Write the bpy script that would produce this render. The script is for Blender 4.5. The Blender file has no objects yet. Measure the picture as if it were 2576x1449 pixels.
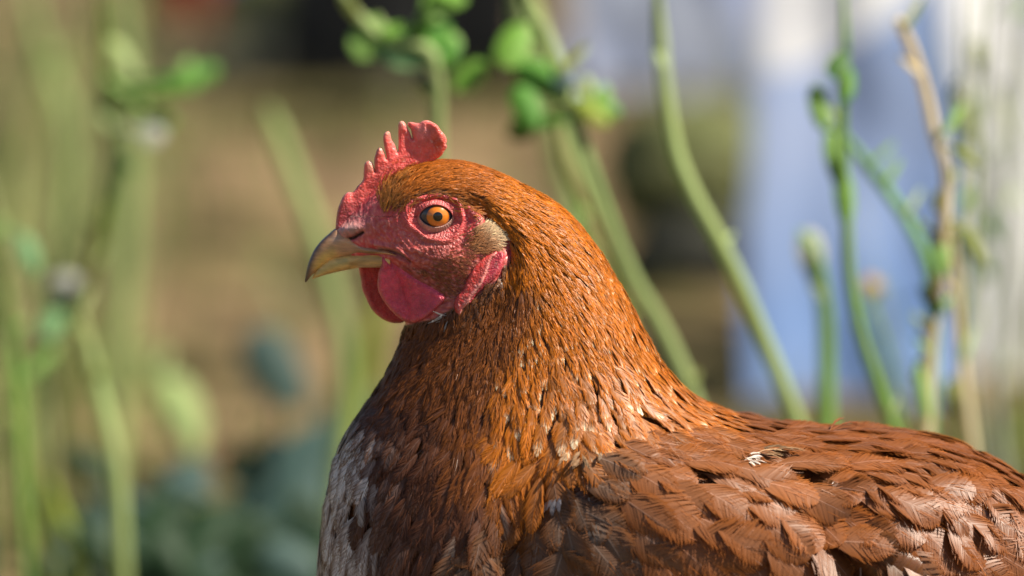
import bpy, math, random
import numpy as np
from mathutils import Vector, Matrix, noise
from mathutils.geometry import delaunay_2d_cdt
from mathutils.bvhtree import BVHTree
from mathutils.kdtree import KDTree
random.seed(7); rng = np.random.default_rng(7)
SC = bpy.context.scene; COL = SC.collection

# ------------------------------------------------------------------ camera, light, exposure
K = 0.00015                      # metres per picture unit (2576 wide) on the hen's plane
PITCH = math.radians(9.0); CD = 2.0
CZ = 0.33 + CD * math.tan(PITCH)
DIST = CD / math.cos(PITCH); FPX = DIST / K
cp, sp = math.cos(PITCH), math.sin(PITCH)
cam = bpy.data.cameras.new('camera'); camo = bpy.data.objects.new('camera', cam); COL.objects.link(camo)
camo.location = (0, -CD, CZ); camo.rotation_euler = (math.pi/2 - PITCH, 0, 0)
cam.sensor_width = 36; cam.lens = 36 * FPX / 2576; cam.clip_start = 0.05; cam.clip_end = 200
cam.dof.use_dof = True; cam.dof.focus_distance = DIST - 0.018; cam.dof.aperture_fstop = 4.3
cam.dof.aperture_blades = 0
SC.camera = camo
SUN = Vector((0.62, -0.14, 0.77)).normalized()
w = bpy.data.worlds.new('World'); SC.world = w; w.use_nodes = True
nt = w.node_tree; sky = nt.nodes.new('ShaderNodeTexSky'); sky.sky_type = 'NISHITA'; sky.sun_disc = False
sky.sun_elevation = math.asin(SUN.z); sky.sun_rotation = math.atan2(SUN.x, SUN.y)
bg = nt.nodes['Background']; bg.inputs[1].default_value = 0.05
nt.links.new(sky.outputs[0], bg.inputs[0])
sl = bpy.data.lights.new('sun', 'SUN'); sl.energy = 5.0; sl.angle = math.radians(0.6); sl.color = (1, .92, .78)
so = bpy.data.objects.new('sun', sl); COL.objects.link(so); so.rotation_euler = SUN.to_track_quat('Z', 'Y').to_euler()
SC.view_settings.view_transform = 'Standard'; SC.view_settings.look = 'None'; SC.view_settings.exposure = 0.76

# ------------------------------------------------------------------ picture <-> place
def P(u, v, y=0.0):
    """point of the ray through picture point (u, v) on the vertical plane Y=y (arrays allowed)"""
    u = np.asarray(u, float); v = np.asarray(v, float); y = np.asarray(y, float)
    a = (u - 1288) / FPX; b = -(v - 724.5) / FPX
    dy = cp + b * sp; dz = -sp + b * cp
    t = (y + CD) / dy
    return np.stack(np.broadcast_arrays(a * t, y, CZ + dz * t), -1)
def proj(p):
    p = np.asarray(p, float); x = p[..., 0]; y = p[..., 1] + CD; z = p[..., 2] - CZ
    dep = y * cp - z * sp; up = y * sp + z * cp
    return 1288 + x / dep * FPX, 724.5 - up / dep * FPX
def near_uv(p):
    q = np.array(p, float); q[..., 1] = -np.abs(q[..., 1]); return proj(q)

# ------------------------------------------------------------------ helpers
def tag(o, label=None, cat=None, group=None, kind=None):
    for k, val in (('label', label), ('category', cat), ('group', group), ('kind', kind)):
        if val: o[k] = val
    return o
def empty(name, loc):
    o = bpy.data.objects.new(name, None); COL.objects.link(o); o.location = loc; o.empty_display_size = .02; return o
def link(me, name, mat, parent=None):
    o = bpy.data.objects.new(name, me); COL.objects.link(o)
    if mat: me.materials.append(mat)
    if parent:
        o.parent = parent; o.matrix_parent_inverse = Matrix.Translation(-Vector(parent.location)) if parent.parent is None else Matrix()
    return o
def mesh_np(name, V, F, mat, parent=None, col=None, smooth=True, attrs=None):
    V = np.asarray(V, np.float32).reshape(-1, 3); F = np.asarray(F, np.int32)
    me = bpy.data.meshes.new(name); n = F.shape[1]
    me.vertices.add(len(V)); me.vertices.foreach_set('co', V.ravel())
    me.loops.add(F.size); me.loops.foreach_set('vertex_index', F.ravel())
    me.polygons.add(len(F)); me.polygons.foreach_set('loop_start', np.arange(0, F.size, n, dtype=np.int32))
    me.polygons.foreach_set('use_smooth', np.full(len(F), smooth))
    me.update(calc_edges=True)
    if col is not None:
        a = me.attributes.new('Col', 'FLOAT_COLOR', 'POINT')
        c = np.ones((len(V), 4), np.float32); c[:, :3] = np.clip(np.asarray(col).reshape(-1, 3), 0, 1); a.data.foreach_set('color', c.ravel())
    for k, arr in (attrs or {}).items():
        a = me.attributes.new(k, 'FLOAT_VECTOR', 'POINT'); a.data.foreach_set('vector', np.asarray(arr, np.float32).ravel())
    return link(me, name, mat, parent)
def grid_faces(n, m, wrap):
    i = np.arange(n - 1)[:, None]; j = np.arange(m if wrap else m - 1)[None, :]; j2 = (j + 1) % m
    return np.stack([i * m + j, i * m + j2, (i + 1) * m + j2, (i + 1) * m + j], -1).reshape(-1, 4)
def catmull(A, counts):
    A = np.asarray(A, float); n = len(A); out = []
    if isinstance(counts, int): counts = [counts] * (n - 1)
    for i in range(n - 1):
        p0 = A[max(i - 1, 0)]; p1 = A[i]; p2 = A[i + 1]; p3 = A[min(i + 2, n - 1)]
        t = np.linspace(0, 1, counts[i], endpoint=False)[:, None]
        out.append(.5 * (2 * p1 + (p2 - p0) * t + (2 * p0 - 5 * p1 + 4 * p2 - p3) * t * t + (3 * p1 - p0 - 3 * p2 + p3) * t ** 3))
    out.append(A[-1:]); return np.concatenate(out)
def sm(a, b, x):
    t = np.clip((x - a) / (b - a), 0, 1); return t * t * (3 - 2 * t)
def segdist(u, v, pts):
    d = np.full(np.shape(u), 1e9)
    for (a, b), (c, e) in zip(pts[:-1], pts[1:]):
        L = (c - a) ** 2 + (e - b) ** 2; t = np.clip(((u - a) * (c - a) + (v - b) * (e - b)) / L, 0, 1)
        d = np.minimum(d, np.hypot(u - a - t * (c - a), v - b - t * (e - b)))
    return d
def inpoly(u, v, poly):
    r = np.zeros(np.shape(u), bool); n = len(poly)
    for i in range(n):
        a, b = poly[i]; c, e = poly[(i + 1) % n]
        if b == e: continue
        r ^= ((b > v) != (e > v)) & (u < (c - a) * (v - b) / (e - b) + a)
    return r
def tube(pts, radii, n=10):
    pts = np.asarray(pts, float); m = len(pts); tan = np.gradient(pts, axis=0)
    tan /= np.linalg.norm(tan, axis=1)[:, None] + 1e-12
    ref = np.array([0, 1., 0.]) if abs(tan[:, 1]).mean() < .8 else np.array([1., 0, 0])
    a = np.cross(tan, ref); a /= np.linalg.norm(a, axis=1)[:, None]; b = np.cross(tan, a)
    th = np.linspace(0, 2 * np.pi, n, endpoint=False)
    V = pts[:, None] + np.asarray(radii, float).reshape(-1, 1, 1) * (np.cos(th)[None, :, None] * a[:, None] + np.sin(th)[None, :, None] * b[:, None])
    V = V.reshape(-1, 3); F = grid_faces(m, n, True)
    V = np.concatenate([V, pts[:1], pts[-1:]]); e = m * n
    c1 = np.stack([np.full(n, e), (np.arange(n) + 1) % n, np.arange(n), np.full(n, e)], -1)
    c2 = np.stack([np.full(n, e + 1), (m - 1) * n + np.arange(n), (m - 1) * n + (np.arange(n) + 1) % n, np.full(n, e + 1)], -1)
    return V, F, c1, c2
def tube_obj(name, pts, radii, mat, parent=None, n=10, col=None):
    V, F, c1, c2 = tube(pts, radii, n); me = bpy.data.meshes.new(name)
    me.from_pydata(V.tolist(), [], F.tolist() + c1[:, :3].tolist() + c2[:, :3].tolist())
    me.polygons.foreach_set('use_smooth', np.ones(len(me.polygons), bool)); me.update()
    return link(me, name, mat, parent)
class NS:
    def __init__(s, mat): s.t = mat.node_tree; s.b = s.t.nodes['Principled BSDF']
    def n(s, typ, **kw):
        x = s.t.nodes.new(typ)
        for k, v in kw.items():
            if k.startswith('i_'):
                key = k[2:]; key = int(key) if key.isdigit() else key.replace('_', ' ')
                x.inputs[key].default_value = v
            else: setattr(x, k, v)
        return x
    def l(s, a, b): s.t.links.new(a, b)
def newmat(name, color=(.5, .5, .5), rough=.6, spec=.5):
    m = bpy.data.materials.new(name); m.use_nodes = True; b = m.node_tree.nodes['Principled BSDF']
    b.inputs['Base Color'].default_value = (*color, 1); b.inputs['Roughness'].default_value = rough
    b.inputs['Specular IOR Level'].default_value = spec; return m, NS(m)
def noisy(name, c1, c2, scale, rough=.7, spec=.3, bump=0.0, detail=5, trans=0.0, c3=None, bscale=None):
    m, N = newmat(name, c1, rough, spec); g = N.n('ShaderNodeNewGeometry')
    nz = N.n('ShaderNodeTexNoise', i_Scale=scale, i_Detail=detail); N.l(g.outputs['Position'], nz.inputs['Vector'])
    r = N.n('ShaderNodeValToRGB'); e = r.color_ramp.elements; e[0].position = .35; e[1].position = .65
    e[0].color = (*c1, 1); e[1].color = (*c2, 1)
    if c3: x = e.new(.5); x.color = (*c3, 1)
    N.l(nz.outputs['Fac'], r.inputs[0]); N.l(r.outputs[0], N.b.inputs['Base Color'])
    if bump:
        n2 = N.n('ShaderNodeTexNoise', i_Scale=bscale or scale * 4, i_Detail=6); N.l(g.outputs['Position'], n2.inputs['Vector'])
        bp = N.n('ShaderNodeBump', i_Strength=.8, i_Distance=bump); N.l(n2.outputs['Fac'], bp.inputs['Height']); N.l(bp.outputs[0], N.b.inputs['Normal'])
    if trans:
        tr = N.n('ShaderNodeBsdfTranslucent'); N.l(r.outputs[0], tr.inputs[0]); mx = N.n('ShaderNodeMixShader', i_0=trans)
        o = N.t.nodes['Material Output']; N.l(N.b.outputs[0], mx.inputs[1]); N.l(tr.outputs[0], mx.inputs[2]); N.l(mx.outputs[0], o.inputs[0])
    return m

# ------------------------------------------------------------------ hen materials
def feather_mat(vane=True):
    m, N = newmat('feather', rough=.42, spec=.36); a = N.n('ShaderNodeAttribute', attribute_name='Col')
    N.l(a.outputs['Color'], N.b.inputs['Base Color'])
    if vane:
        vn = N.n('ShaderNodeAttribute', attribute_name='vane'); N.l(vn.outputs['Vector'], N.b.inputs['Normal'])
    tr = N.n('ShaderNodeBsdfTranslucent'); N.l(a.outputs['Color'], tr.inputs[0]); mx = N.n('ShaderNodeMixShader', i_0=.28)
    o = N.t.nodes['Material Output']; N.l(N.b.outputs[0], mx.inputs[1]); N.l(tr.outputs[0], mx.inputs[2]); N.l(mx.outputs[0], o.inputs[0])
    return m
def skin_mat(name, cell, dist, rough=.38, sss=.12, coord='wr', pale=.45, flakes=.5):
    """wattled red skin: pebbles from Voronoi cells laid round the eye, paler on their tops"""
    m, N = newmat(name, rough=rough, spec=.5); a = N.n('ShaderNodeAttribute', attribute_name='Col')
    if coord: q = N.n('ShaderNodeAttribute', attribute_name=coord).outputs['Vector']
    else: q = N.n('ShaderNodeNewGeometry').outputs['Position']
    wn = N.n('ShaderNodeTexNoise', i_Scale=cell * .35, i_Detail=3); N.l(q, wn.inputs['Vector'])
    wm = N.n('ShaderNodeVectorMath', operation='MULTIPLY_ADD'); N.l(wn.outputs['Color'], wm.inputs[0]); wm.inputs[1].default_value = (1.5 / cell,) * 3; N.l(q, wm.inputs[2])
    vo = N.n('ShaderNodeTexVoronoi', feature='SMOOTH_F1', i_Scale=cell); N.l(wm.outputs[0], vo.inputs['Vector'])
    inv = N.n('ShaderNodeMath', operation='SUBTRACT'); inv.inputs[0].default_value = .75; N.l(vo.outputs['Distance'], inv.inputs[1])
    n2 = N.n('ShaderNodeTexNoise', i_Scale=cell * 2.6, i_Detail=4); N.l(q, n2.inputs['Vector'])
    ad = N.n('ShaderNodeMath', operation='MULTIPLY_ADD'); N.l(n2.outputs['Fac'], ad.inputs[0]); ad.inputs[1].default_value = .35; N.l(inv.outputs[0], ad.inputs[2])
    bp = N.n('ShaderNodeBump', i_Strength=1.0, i_Distance=dist); N.l(ad.outputs[0], bp.inputs['Height']); N.l(bp.outputs[0], N.b.inputs['Normal'])
    hs = N.n('ShaderNodeMixRGB', blend_type='MIX'); hs.inputs[2].default_value = (.85, .30, .27, 1)
    mr = N.n('ShaderNodeMapRange', i_1=.35, i_2=.85, i_3=0.0, i_4=pale); N.l(ad.outputs[0], mr.inputs[0]); sp_ = N.n('ShaderNodeSeparateColor'); N.l(a.outputs['Color'], sp_.inputs[0]); mk = N.n('ShaderNodeMapRange', i_1=.14, i_2=.32, i_3=0.0, i_4=1.0); N.l(sp_.outputs[0], mk.inputs[0])
    ml_ = N.n('ShaderNodeMath', operation='MULTIPLY'); N.l(mr.outputs[0], ml_.inputs[0]); N.l(mk.outputs[0], ml_.inputs[1]); N.l(ml_.outputs[0], hs.inputs[0]); N.l(a.outputs['Color'], hs.inputs[1])
    n3 = N.n('ShaderNodeTexNoise', i_Scale=cell * .22, i_Detail=5); N.l(N.n('ShaderNodeNewGeometry').outputs['Position'], n3.inputs['Vector'])
    m3 = N.n('ShaderNodeMapRange', i_1=.35, i_2=.65, i_3=.78, i_4=1.15); N.l(n3.outputs['Fac'], m3.inputs[0]); x3 = N.n('ShaderNodeVectorMath', operation='SCALE'); N.l(hs.outputs[0], x3.inputs[0]); N.l(m3.outputs[0], x3.inputs['Scale'])
    m4 = N.n('ShaderNodeMapRange', i_1=.60, i_2=.72, i_3=0.0, i_4=flakes); n4 = N.n('ShaderNodeTexNoise', i_Scale=cell * .5, i_Detail=7); N.l(N.n('ShaderNodeNewGeometry').outputs['Position'], n4.inputs['Vector']); N.l(n4.outputs['Fac'], m4.inputs[0])
    m5 = N.n('ShaderNodeMath', operation='MULTIPLY'); N.l(m4.outputs[0], m5.inputs[0]); N.l(mk.outputs[0], m5.inputs[1])
    x4 = N.n('ShaderNodeMixRGB'); x4.inputs[2].default_value = (.85, .55, .48, 1); N.l(m5.outputs[0], x4.inputs[0]); N.l(x3.outputs[0], x4.inputs[1])
    N.l(x4.outputs[0], N.b.inputs['Base Color'])
    N.b.inputs['Subsurface Weight'].default_value = sss; N.b.inputs['Subsurface Radius'].default_value = (1, .25, .12); N.b.inputs['Subsurface Scale'].default_value = .0015
    return m
M_FEATHER = feather_mat()
M_SKIN = skin_mat('face_skin', 900, .0006, rough=.32, pale=.6, flakes=.35)
M_COMB = skin_mat('comb_skin', 1300, .00028, rough=.36, sss=.5, coord=None, pale=.35)
M_WATTLE = skin_mat('wattle_skin', 1700, .0004, rough=.30, sss=.3, coord=None, pale=.2, flakes=.12)

# ------------------------------------------------------------------ the hen's body, one continuous surface
HS = [  # ventral point, dorsal point, half width, rows to next, inset for the plumage
 (868,640, 846,590, 16, 8, 0), (885,655, 858,566, 33, 14, 0), (915,664, 888,530, 47, 18, 1), (950,668, 925,490, 58, 20, 2),
 (985,690, 960,458, 70, 24, 4), (1004,730, 1010,428, 82, 26, 5), (1012,775, 1070,408, 91, 26, 6), (1015,800, 1130,402, 97, 26, 7),
 (1015,820, 1200,412, 103, 24, 8), (1012,840, 1280,443, 110, 20, 9), (1004,870, 1360,485, 120, 14, 10), (988,910, 1430,528, 138, 12, 11),
 (968,960, 1490,600, 160, 10, 12), (940,1000, 1535,665, 186, 10, 13), (900,1050, 1592,765, 212, 10, 14), (868,1100, 1645,875, 240, 10, 16),
 (842,1160, 1712,975, 276, 10, 18), (816,1260, 1795,1045, 316, 10, 20), (800,1380, 1890,1068, 352, 10, 20), (794,1500, 1990,1088, 385, 10, 20),
 (815,1640, 2110,1094, 412, 8, 20), (880,1790, 2240,1096, 430, 8, 20), (1000,1930, 2340,1106, 440, 8, 20), (1180,2040, 2440,1132, 436, 8, 20),
 (1450,2120, 2535,1180, 415, 8, 20), (1800,2130, 2625,1232, 370, 8, 20), (2150,2060, 2710,1270, 310, 8, 20), (2450,1940, 2790,1285, 235, 8, 20),
 (2680,1780, 2870,1280, 160, 6, 15), (2840,1600, 2940,1290, 90, 6, 10), (2930,1440, 2970,1330, 30, 1, 4)]
S = catmull([[a, b, c, d, e, g] for a, b, c, d, e, f, g in HS], [h[5] for h in HS[:-1]])
NR = 320; th = np.linspace(0, 2 * np.pi, NR, endpoint=False)
def spow(x, p): return np.sign(x) * np.abs(x) ** p
def ring_surface(S, th, ex=2.25):
    c = spow(np.cos(th), 2 / ex)[None, :]; s = spow(np.sin(th), 2 / ex)[None, :]
    Fu, Fv, Du, Dv, W, I = [S[:, i][:, None] for i in range(6)]
    cu = (Fu + Du) / 2; cv = (Fv + Dv) / 2; hu = (Du - Fu) / 2; hv = (Dv - Fv) / 2; L = np.hypot(hu, hv)
    f = (L - I) / L
    pts = P(cu + hu * f * c, cv + hv * f * c, 0.0); pts[..., 1] = -(W - I * .7) * K * s
    return pts
BODY = ring_surface(S, th); NS_ = len(S)
def normals(G):
    ds = np.gradient(G, axis=0); dt = np.roll(G, -1, 1) - np.roll(G, 1, 1)
    n = np.cross(ds, dt); n /= np.linalg.norm(n, axis=2)[..., None] + 1e-15
    c = G.mean(axis=1, keepdims=True); flip = np.sign(((G - c) * n).sum(2)).mean()
    return n * (1 if flip > 0 else -1)
EYE = (1100., 545.)
def gauss(u, v, cu, cv, su, sv, rot=0):
    a = math.radians(rot); x = (u - cu) * math.cos(a) + (v - cv) * math.sin(a); y = -(u - cu) * math.sin(a) + (v - cv) * math.cos(a)
    return np.exp(-.5 * ((x / su) ** 2 + (y / sv) ** 2))
def ridge(u, v, pts, wd): return np.exp(-.5 * (segdist(u, v, pts) / wd) ** 2)
HACKLE_EDGE = [(820,1120),(1000,1225),(1180,1262),(1290,1262),(1400,1190),(1500,1125),(1640,1072),(1810,1050),(1830,1030)]
def sculpt(u, v, socket=True):
    h = 13 * gauss(u, v, 1120, 655, 60, 40, 15)                                # cheek
    h += 8 * ridge(u, v, [(1184,522),(1204,550),(1196,575),(1178,595)], 9)      # fold behind the eye
    h -= 6 * ridge(u, v, [(1160,500),(1172,540),(1165,590)], 6)
    h += 7 * ridge(u, v, [(938,613),(985,621),(1012,633),(1038,655)], 4.5)     # flap over the gape
    h -= 7 * ridge(u, v, [(955,634),(985,634),(1018,645),(1034,657)], 3.5)     # gape
    h += 4 * ridge(u, v, [(960,645),(990,646),(1020,658)], 5)
    h += 13 * gauss(u, v, 884, 577, 24, 10, -18)                                # nostril shell
    h -= 8 * ridge(u, v, [(868,604),(890,597),(912,584)], 3.0)                # nostril
    h -= 4 * ridge(u, v, [(846,590),(850,606),(866,616)], 3.5)
    for k, r in enumerate((86, 96, 107, 119, 131)):                            # wrinkles under the eye
        d = np.abs(np.hypot((u - EYE[0]), (v - EYE[1]) * 1.1) - r - 3 * np.sin(u * .09 + k * 2)); m = sm(0, 25, v - 575 - 0.0 * u) * sm(-160, -90, -(np.abs(u - 1060)))
        h += 2.6 * np.exp(-.5 * (d / 2.6) ** 2) * m * sm(-145, -100, -np.abs(u - 1075))
    for k in range(4):
        h += 2.0 * ridge(u, v, [(930 + 22 * k, 560 - 6 * k), (955 + 16 * k, 590), (1000 + 14 * k, 622), (1050 + 8 * k, 640 - 3 * k)], 2.5)
    h -= 17 * ridge(u, v, [(1190,505),(1232,545),(1278,590),(1292,650),(1278,720),(1235,790)], 11)   # shadow gap before the hackle
    h += 9 * ridge(u, v, [(1215,505),(1262,545),(1312,595),(1325,660),(1320,730)], 13)
    h -= 12 * ridge(u, v, [(1140,810),(1080,835),(1020,850)], 16)
    he = segdist(u, v, HACKLE_EDGE)
    h += 9 * np.exp(-.5 * (he / 42) ** 2)
    h += 38 * gauss(u, v, 1760, 1330, 260, 120, 22) + 14 * gauss(u, v, 1560, 1190, 110, 40, 15)
    h -= 60 * ridge(u, v, [(1340,1255),(1300,1360),(1270,1480),(1280,1700)], 38)
    h -= 66 * ridge(u, v, [(2010,1235),(2090,1330),(2140,1449),(2200,1560)], 26)
    h += 36 * gauss(u, v, 2290, 1420, 90, 50, 30) - 44 * ridge(u, v, [(2230,1345),(2330,1375),(2430,1400)], 16)
    h += 32 * gauss(u, v, 2450, 1300, 70, 60, 30) + 16 * gauss(u, v, 2130, 1240, 110, 26, 8) - 32 * ridge(u, v, [(2330,1190),(2420,1260),(2440,1330)], 18)
    h += 16 * gauss(u, v, 1420, 1300, 45, 35) + 14 * gauss(u, v, 1180, 1400, 60, 80)
    if socket: h -= 20 * np.exp(-(np.hypot((u - 1097) / 52, (v - 545) / 42)) ** 4)
    return h
uu, vv = near_uv(BODY); nrm = normals(BODY)
HEADW = sm(1330, 1230, uu) * sm(880, 800, vv)
B0 = BODY + nrm * (sculpt(uu, vv, False) * K)[..., None]
BODY = BODY + nrm * (sculpt(uu, vv) * K)[..., None]
nrm = normals(BODY)
ud, vd = proj(B0); near = (B0[..., 1] < 0)
kd = KDTree(int(near.sum())); NEARP = []
for i, (a, b, y) in enumerate(zip(ud[near], vd[near], B0[..., 1][near])): kd.insert((a, b, 0), i); NEARP.append(-y / K)
kd.balance()
def dsurf(u, v):
    r = kd.find_n((u, v, 0), 4); ws = [1 / (x[2] ** 2 + .5) for x in r]
    return sum(NEARP[x[1]] * q for x, q in zip(r, ws)) / sum(ws)

FACE = [(835,560),(905,515),(965,440),(985,470),(984,505),(996,527),(1022,498),(1083,480),(1143,488),(1180,510),(1235,545),(1278,590),(1288,640),
        (1255,700),(1190,745),(1140,772),(1090,800),(1000,820),(930,700),(840,680)]
fd = segdist(uu, vv, FACE + FACE[:1]); fd = np.where(inpoly(uu, vv, FACE), fd, -fd)
fm = sm(-5, 3, fd)[..., None]
def blendc(c, new, m): return c * (1 - m[..., None]) + np.array(new) * m[..., None]
def face_color(u, v):
    c = np.zeros(np.shape(u) + (3,)) + np.array([.68, .075, .08])
    c = blendc(c, (.40, .075, .10), .7 * gauss(u, v, 900, 545, 45, 30))  # purple of the sky-lit shade on the forehead, put into the skin colour
    c = blendc(c, (.58, .13, .12), .7 * gauss(u, v, 1070, 615, 75, 26))
    c = blendc(c, (.52, .06, .05), .6 * gauss(u, v, 1040, 650, 50, 18))
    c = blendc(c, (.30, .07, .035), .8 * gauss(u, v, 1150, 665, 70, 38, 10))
    c = blendc(c, (.24, .035, .025), .85 * gauss(u, v, 1110, 730, 75, 42, 20))  # shade between wattle and lobe painted into the skin
    c = blendc(c, (.38, .28, .26), .9 * gauss(u, v, 882, 577, 30, 17, -15))
    c = blendc(c, (.015, .01, .008), ridge(u, v, [(870,604),(890,598),(912,585)], 3.0))
    c = blendc(c, (.40, .27, .22), .8 * ridge(u, v, [(955,624),(990,630),(1015,642)], 4))
    c = blendc(c, (.10, .02, .02), .8 * ridge(u, v, [(955,634),(985,635),(1018,646),(1034,657)], 2.6))
    return c
colB = (1 - fm) * np.array([.13, .048, .016]) + fm * face_color(uu, vv)
rr = np.hypot(uu - EYE[0], vv - EYE[1]); ph = np.arctan2(vv - EYE[1], uu - EYE[0])
wr = np.stack([rr * K, ph * 105 * K, BODY[..., 1] * .3], -1)
hen = empty('hen', (P(1700, 724.5)[0], 0, 0)); 
tag(hen, 'brown hen with a red comb standing in side view facing left', 'hen')
body = mesh_np('body', BODY, grid_faces(NS_, NR, True), M_SKIN, hen, colB, attrs={'wr': wr})
# coarse copy of the body for nearest-point queries
st_s, st_t = 2, 8
BV = BODY[::st_s, ::st_t]; nv, mv = BV.shape[:2]
BVH = BVHTree.FromPolygons([Vector(p) for p in BV.reshape(-1, 3)], grid_faces(nv, mv, True).tolist())
NCEN = BODY.mean(axis=1)

# ------------------------------------------------------------------ inflated outlines (comb, wattles, lobes)
def smooth_poly(pts, step=2.2):
    pts = np.asarray(pts, float); n = len(pts); C = catmull(np.concatenate([pts[-1:], pts, pts[:2]]), 12)[12:-12 - 0]
    C = C[:12 * n]
    d = np.r_[0, np.cumsum(np.hypot(*np.diff(np.r_[C, C[:1]], axis=0).T))]; m = int(d[-1] / step); t = np.linspace(0, d[-1], m, endpoint=False)
    CC = np.r_[C, C[:1]]; return np.stack([np.interp(t, d, CC[:, 0]), np.interp(t, d, CC[:, 1])], -1)
def inflate(name, pts, T, R, depth, mat, parent, colf, step=2.2, bump=None, rim=0.0, smooth=True):
    C = smooth_poly(pts, step) if smooth else np.asarray(pts, float)
    m = len(C); lo = C.min(0); hi = C.max(0); g = step * 1.15
    X, Y = np.meshgrid(np.arange(lo[0], hi[0], g), np.arange(lo[1], hi[1], g)); X[1::2] += g / 2
    X, Y = X.ravel(), Y.ravel(); ok = inpoly(X, Y, C); X, Y = X[ok], Y[ok]
    d = np.sqrt(((X[:, None] - C[None, :, 0]) ** 2 + (Y[:, None] - C[None, :, 1]) ** 2).min(1)); ok = d > step * .7; X, Y, d = X[ok], Y[ok], d[ok]
    pv = [Vector(p) for p in C] + [Vector(p) for p in zip(X, Y)]
    vo, _, fo, *_ = delaunay_2d_cdt(pv, [(i, (i + 1) % m) for i in range(m)], [], 1, 1e-6)
    vo = np.array([tuple(p) for p in vo]); u, v = vo[:, 0], vo[:, 1]
    d = np.sqrt(((u[:, None] - C[None, :, 0]) ** 2 + (v[:, None] - C[None, :, 1]) ** 2).min(1)); d[d < 1e-3] = 0
    q = 1 - np.clip(d / R, 0, 1); hgt = T * np.sqrt(np.clip(1 - q * q, 0, 1)) + rim * np.exp(-.5 * ((d - 7) / 4) ** 2) * sm(0, 4, d)
    if bump is not None: hgt = hgt * 1.0 + bump(u, v) * sm(0, 6, d)
    D = depth(u, v); inner = d > 0
    tris = np.array([list(f) for f in fo if len(f) == 3]); n = len(u)
    idx2 = np.where(inner, np.arange(n) + n, np.arange(n))
    Vf = P(u, v, -(D + hgt) * K); Vb = P(u, v, -(D - hgt) * K)
    # orient
    a, b, c = Vf[tris[:, 0]], Vf[tris[:, 1]], Vf[tris[:, 2]]; nn = np.cross(b - a, c - a)[:, 1]
    tris = np.where((nn > 0)[:, None], tris[:, ::-1], tris)
    F = np.r_[tris, idx2[tris[:, ::-1]]]; col = colf(u, v, d)
    return mesh_np(name, np.r_[Vf, Vb], F, mat, parent, np.r_[col, col])
def vnoise(u, v, s, seed=0):
    return np.array([noise.noise((a * s, b * s, seed)) for a, b in zip(np.ravel(u), np.ravel(v))]).reshape(np.shape(u))

COMB = [(846,585),(845,560),(849,530),(854,514),(862,496),(874,484),(886,484),(893,478),(899,469),(908,460),(914,449),(915,430),(917,413),(924,405),(932,405),
 (938,412),(942,424),(943,432),(942,420),(941,405),(944,389),(949,376),(955,371),(962,374),(967,384),(971,397),(973,399),(970,386),(966,366),(964,348),(967,336),
 (974,330),(980,332),(983,341),(985,351),(992,362),(998,375),(1001,382),(1002,366),(1002,338),(1002,314),(1007,305),(1014,305),(1020,311),(1026,323),(1033,338),
 (1037,349),(1036,338),(1033,325),(1026,316),(1026,309),(1034,307),(1045,309),(1055,309),(1064,304),(1076,303),(1087,307),(1100,315),(1109,328),(1119,340),(1124,352),
 (1123,362),(1124,371),(1117,382),(1112,390),(1103,398),(1096,404),(1090,440),(1010,480),(950,530),(900,570),(870,600)]
def comb_col(u, v, d):
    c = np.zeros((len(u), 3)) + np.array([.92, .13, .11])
    c = blendc(c, (.42, .07, .095), .75 * sm(470, 540, v)); c = blendc(c, (.62, .30, .24), .6 * sm(4, 0, d) * (v < 520))  # purple comb base: bluish sky-lit shade painted in
    for (a, b) in ((1008, 309), (931, 410), (957, 374), (975, 334), (934, 420)): c = blendc(c, (.74, .45, .32), .65 * gauss(u, v, a, b, 6, 9))
    c = blendc(c, (.62, .09, .04), .7 * gauss(u, v, 1100, 355, 16, 28)); c = blendc(c, (.66, .36, .34), .5 * gauss(u, v, 1062, 325, 16, 14))
    for (a, b, r) in ((900, 469, 2.6), (908, 473, 2.2), (914, 477, 1.6), (1124, 361, 1.6), (1120, 370, 1.8), (952, 373, 2), (1057, 309, 2), (909, 514, 2.3), (914, 509, 1.3), (1031,311,1.4)):
        c = blendc(c, (.03, .015, .015), .95 * gauss(u, v, a, b, r, r))
    return c
def comb_depth(u, v):
    t = sm(440, 330, v)
    return 9 * np.sin((u - 900) / 24) * t + 14 * t * sm(1075, 1120, u) - 5 * t
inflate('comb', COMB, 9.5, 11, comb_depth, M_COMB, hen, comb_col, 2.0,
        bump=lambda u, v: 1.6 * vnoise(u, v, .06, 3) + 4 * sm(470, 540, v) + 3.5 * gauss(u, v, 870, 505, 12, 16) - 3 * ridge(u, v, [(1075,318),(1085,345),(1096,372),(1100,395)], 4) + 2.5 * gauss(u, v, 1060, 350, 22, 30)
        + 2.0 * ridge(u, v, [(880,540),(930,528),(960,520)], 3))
def wcol(base):
    def f(u, v, d):
        c = np.zeros((len(u), 3)) + np.array(base)
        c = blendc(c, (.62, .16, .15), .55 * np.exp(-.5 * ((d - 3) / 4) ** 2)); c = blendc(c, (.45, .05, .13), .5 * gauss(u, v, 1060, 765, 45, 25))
        return c
    return f
WN = [(963,639),(957,648),(960,665),(953,681),(950,704),(950,722),(956,742),(967,760),(981,778),(998,795),(1015,807),(1033,813),(1050,811),(1068,802),(1085,790),(1102,773),(1118,755),
      (1132,730),(1128,700),(1090,672),(1040,655),(990,642)]
def ds_arr(u, v): return np.array([dsurf(a, b) for a, b in zip(np.ravel(u), np.ravel(v))]).reshape(np.shape(u))
def wn_depth(u, v): return np.maximum(ds_arr(u, v) + 1, 0 * u + 56) - 20 * sm(-14, 16, ((u - 975) * 95 - (v - 655) * 155) / 181.8)
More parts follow.
